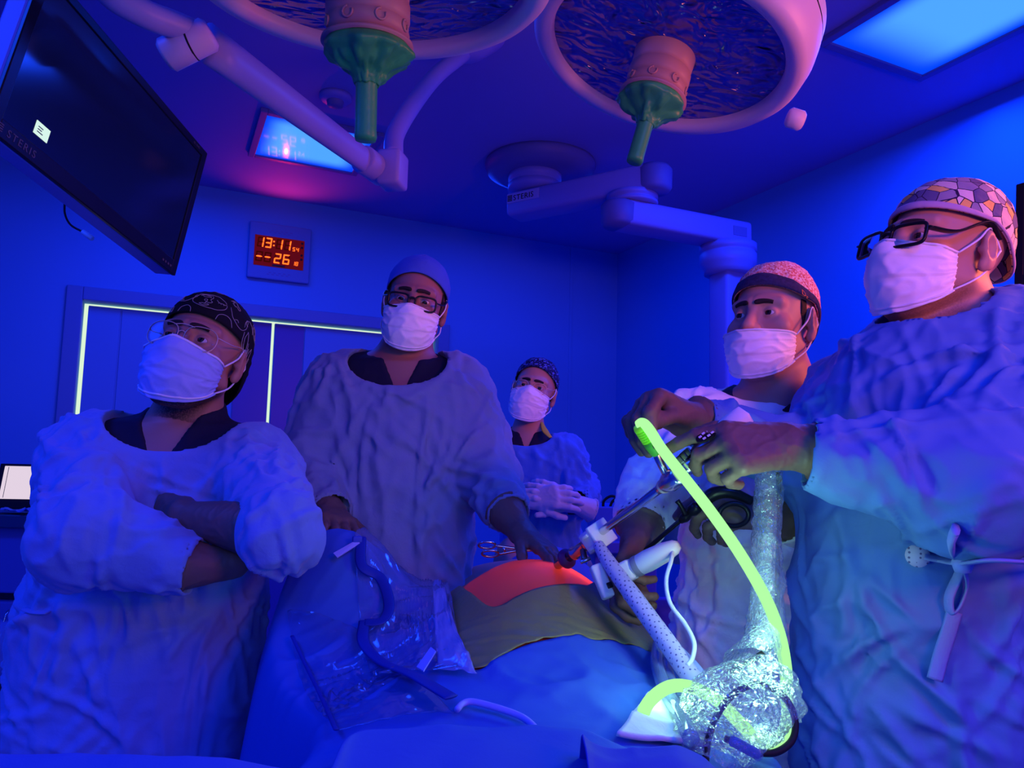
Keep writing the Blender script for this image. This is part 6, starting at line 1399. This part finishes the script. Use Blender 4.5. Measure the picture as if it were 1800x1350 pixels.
bagc = at(2, 1140, 2.6); V, Fs = lathe([(0, -0.09), (0.06, -0.08), (0.085, -0.02), (0.08, 0.04), (0.04, 0.085), (0, 0.09)], 36, (np.eye(3), bagc)); V = V + (folds(V, 71, (9, 9, 9)) * 0.012)[:, None] * (V - bagc) / 0.08
bg = mesh('plastic_bag', V, Fs, MAT['haze_film'], None); tag(bg, 'crumpled blue plastic bag at left edge below the cart drawers', 'bag')
hk = mesh('bag_hook', *tube([bagc + np.array([0, 0, 0.085]), bagc + np.array([0, 0.02, 0.12]), bagc + np.array([0, 0.10, 0.125])], 0.004, 14, 8), MAT['steel'], bg)
lp = root('small_screen', at(28, 890, 2.62), 'small bright screen in black frame on the cart at left edge', 'screen')
Rl = RZ(rad(8)) @ RX(rad(-12)); lcx = at(28, 853, 2.68)
for nm, sx, sz, y_, th, mt, cz in (('frame', 0.16, 0.16, 0.0, 0.02, 'black', -0.004), ('display', 0.125, 0.118, -0.012, 0.004, None, 0.008)):
    V, Fs = box(sx, th, sz, (Rl, lcx + Rl @ np.array([0.02, y_, cz])), bev=0.002); mesh(nm, V, Fs, MAT[mt] if mt else emission('lit_display', (0.86, 0.72, 0.86), 0.9), lp, False)
V, Fs = box(0.0015, 0.001, 0.11, (Rl, lcx + Rl @ np.array([-0.028, -0.0145, 0.008]))); mesh('screen_line', V, Fs, MAT['cart_dk'], lp, False)
V, Fs = box(0.12, 0.10, 0.012, (np.eye(3), at(30, 903, 2.69)), bev=0.003); mesh('foot', V, Fs, MAT['black'], lp)
G = np.zeros((14, 14, 3)); fc = at(32, 902, 2.63); uu = np.linspace(-0.06, 0.06, 14); G[..., 0] = fc[0] + uu[:, None]; G[..., 1] = 2.63 + uu[None] * 0.4; G[..., 2] = fc[2] + 0.012 + folds(np.stack([G[..., 0], G[..., 1], 0 * G[..., 0]], -1).reshape(-1, 3), 73, (14, 14, 9)).reshape(14, 14) * 0.014
V, Fs = shell(G, thick=0.002); o = mesh('paper_wrap', V, Fs, MAT['drape'], None); tag(o, 'crumpled blue paper wrap on the cart in front of the small screen', 'wrap')

# ---- yellow lanyard at the woman's neck
cr_ = PEOPLE['C'][0]
V, Fs = tube([at(952, 742, 2.60), at(958, 757, 2.57), at(968, 769, 2.55)], [0.004, 0.011, 0.006], 16, 8, flat=(1.2, 0.3)); mesh('neck_band', V, Fs, material('yellow_band', (0.6, 0.55, 0.05), 0.8), cr_)
# ---- equipment behind
eq = root('equipment_stand', at(1085, 950, 3.3) * np.array([1, 1, 0]), 'blue equipment stand with black cables between the woman and the pale gowned man', 'stand')
MAT['eq'] = material('equipment_blue', (0.05, 0.12, 0.5), 0.5)
pbox(1045, 1150, 893, 955, 3.2, 0.3, MAT['eq'], 'device', eq); pbox(1030, 1165, 955, 972, 3.15, 0.4, MAT['cart'], 'shelf', eq); pbox(1040, 1155, 972, 1330, 3.2, 0.3, MAT['cart'], 'cabinet', eq)
for k, pts in enumerate(([(1060, 892), (1062, 880), (1075, 872), (1090, 878), (1100, 892)], [(1080, 893), (1085, 884), (1098, 882), (1108, 890)], [(1072, 892), (1078, 880), (1094, 874), (1104, 886)])):
    V, Fs = tube([at(x, y, 3.22 + 0.01 * k) for x, y in pts], 0.006, 24, 8); mesh('cable', V, Fs, MAT['black'], eq)
gs_ = root('covered_stand', at(1195, 960, 2.3) * np.array([1, 1, 0]), 'stand under a green cloth behind the speckled cap man\'s hands', 'stand')
gx = at(1195, 925, 2.3)
MAT['green_cloth'] = material('green_cloth', (0.02, 0.22, 0.32), 0.85, bumps=CLOTH_B)
V, Fs = lathe([(0, 0.02), (0.075, 0.018), (0.085, 0.0), (0.09, -0.08), (0.088, -0.10)], 40, (np.eye(3), gx)); V = V + (folds(V, 77, (8, 8, 8)) * 0.01)[:, None]; mesh('cloth', V, Fs, MAT['green_cloth'], gs_)
V, Fs = box(0.26, 0.22, 0.75, (RZ(0.3), np.array([gx[0], gx[1] + 0.02, 0.45])), bev=0.02); V = V + (folds(V, 79, (5, 5, 5)) * 0.01)[:, None]; mesh('stand_body', V, Fs, MAT['drape_dark'], gs_)
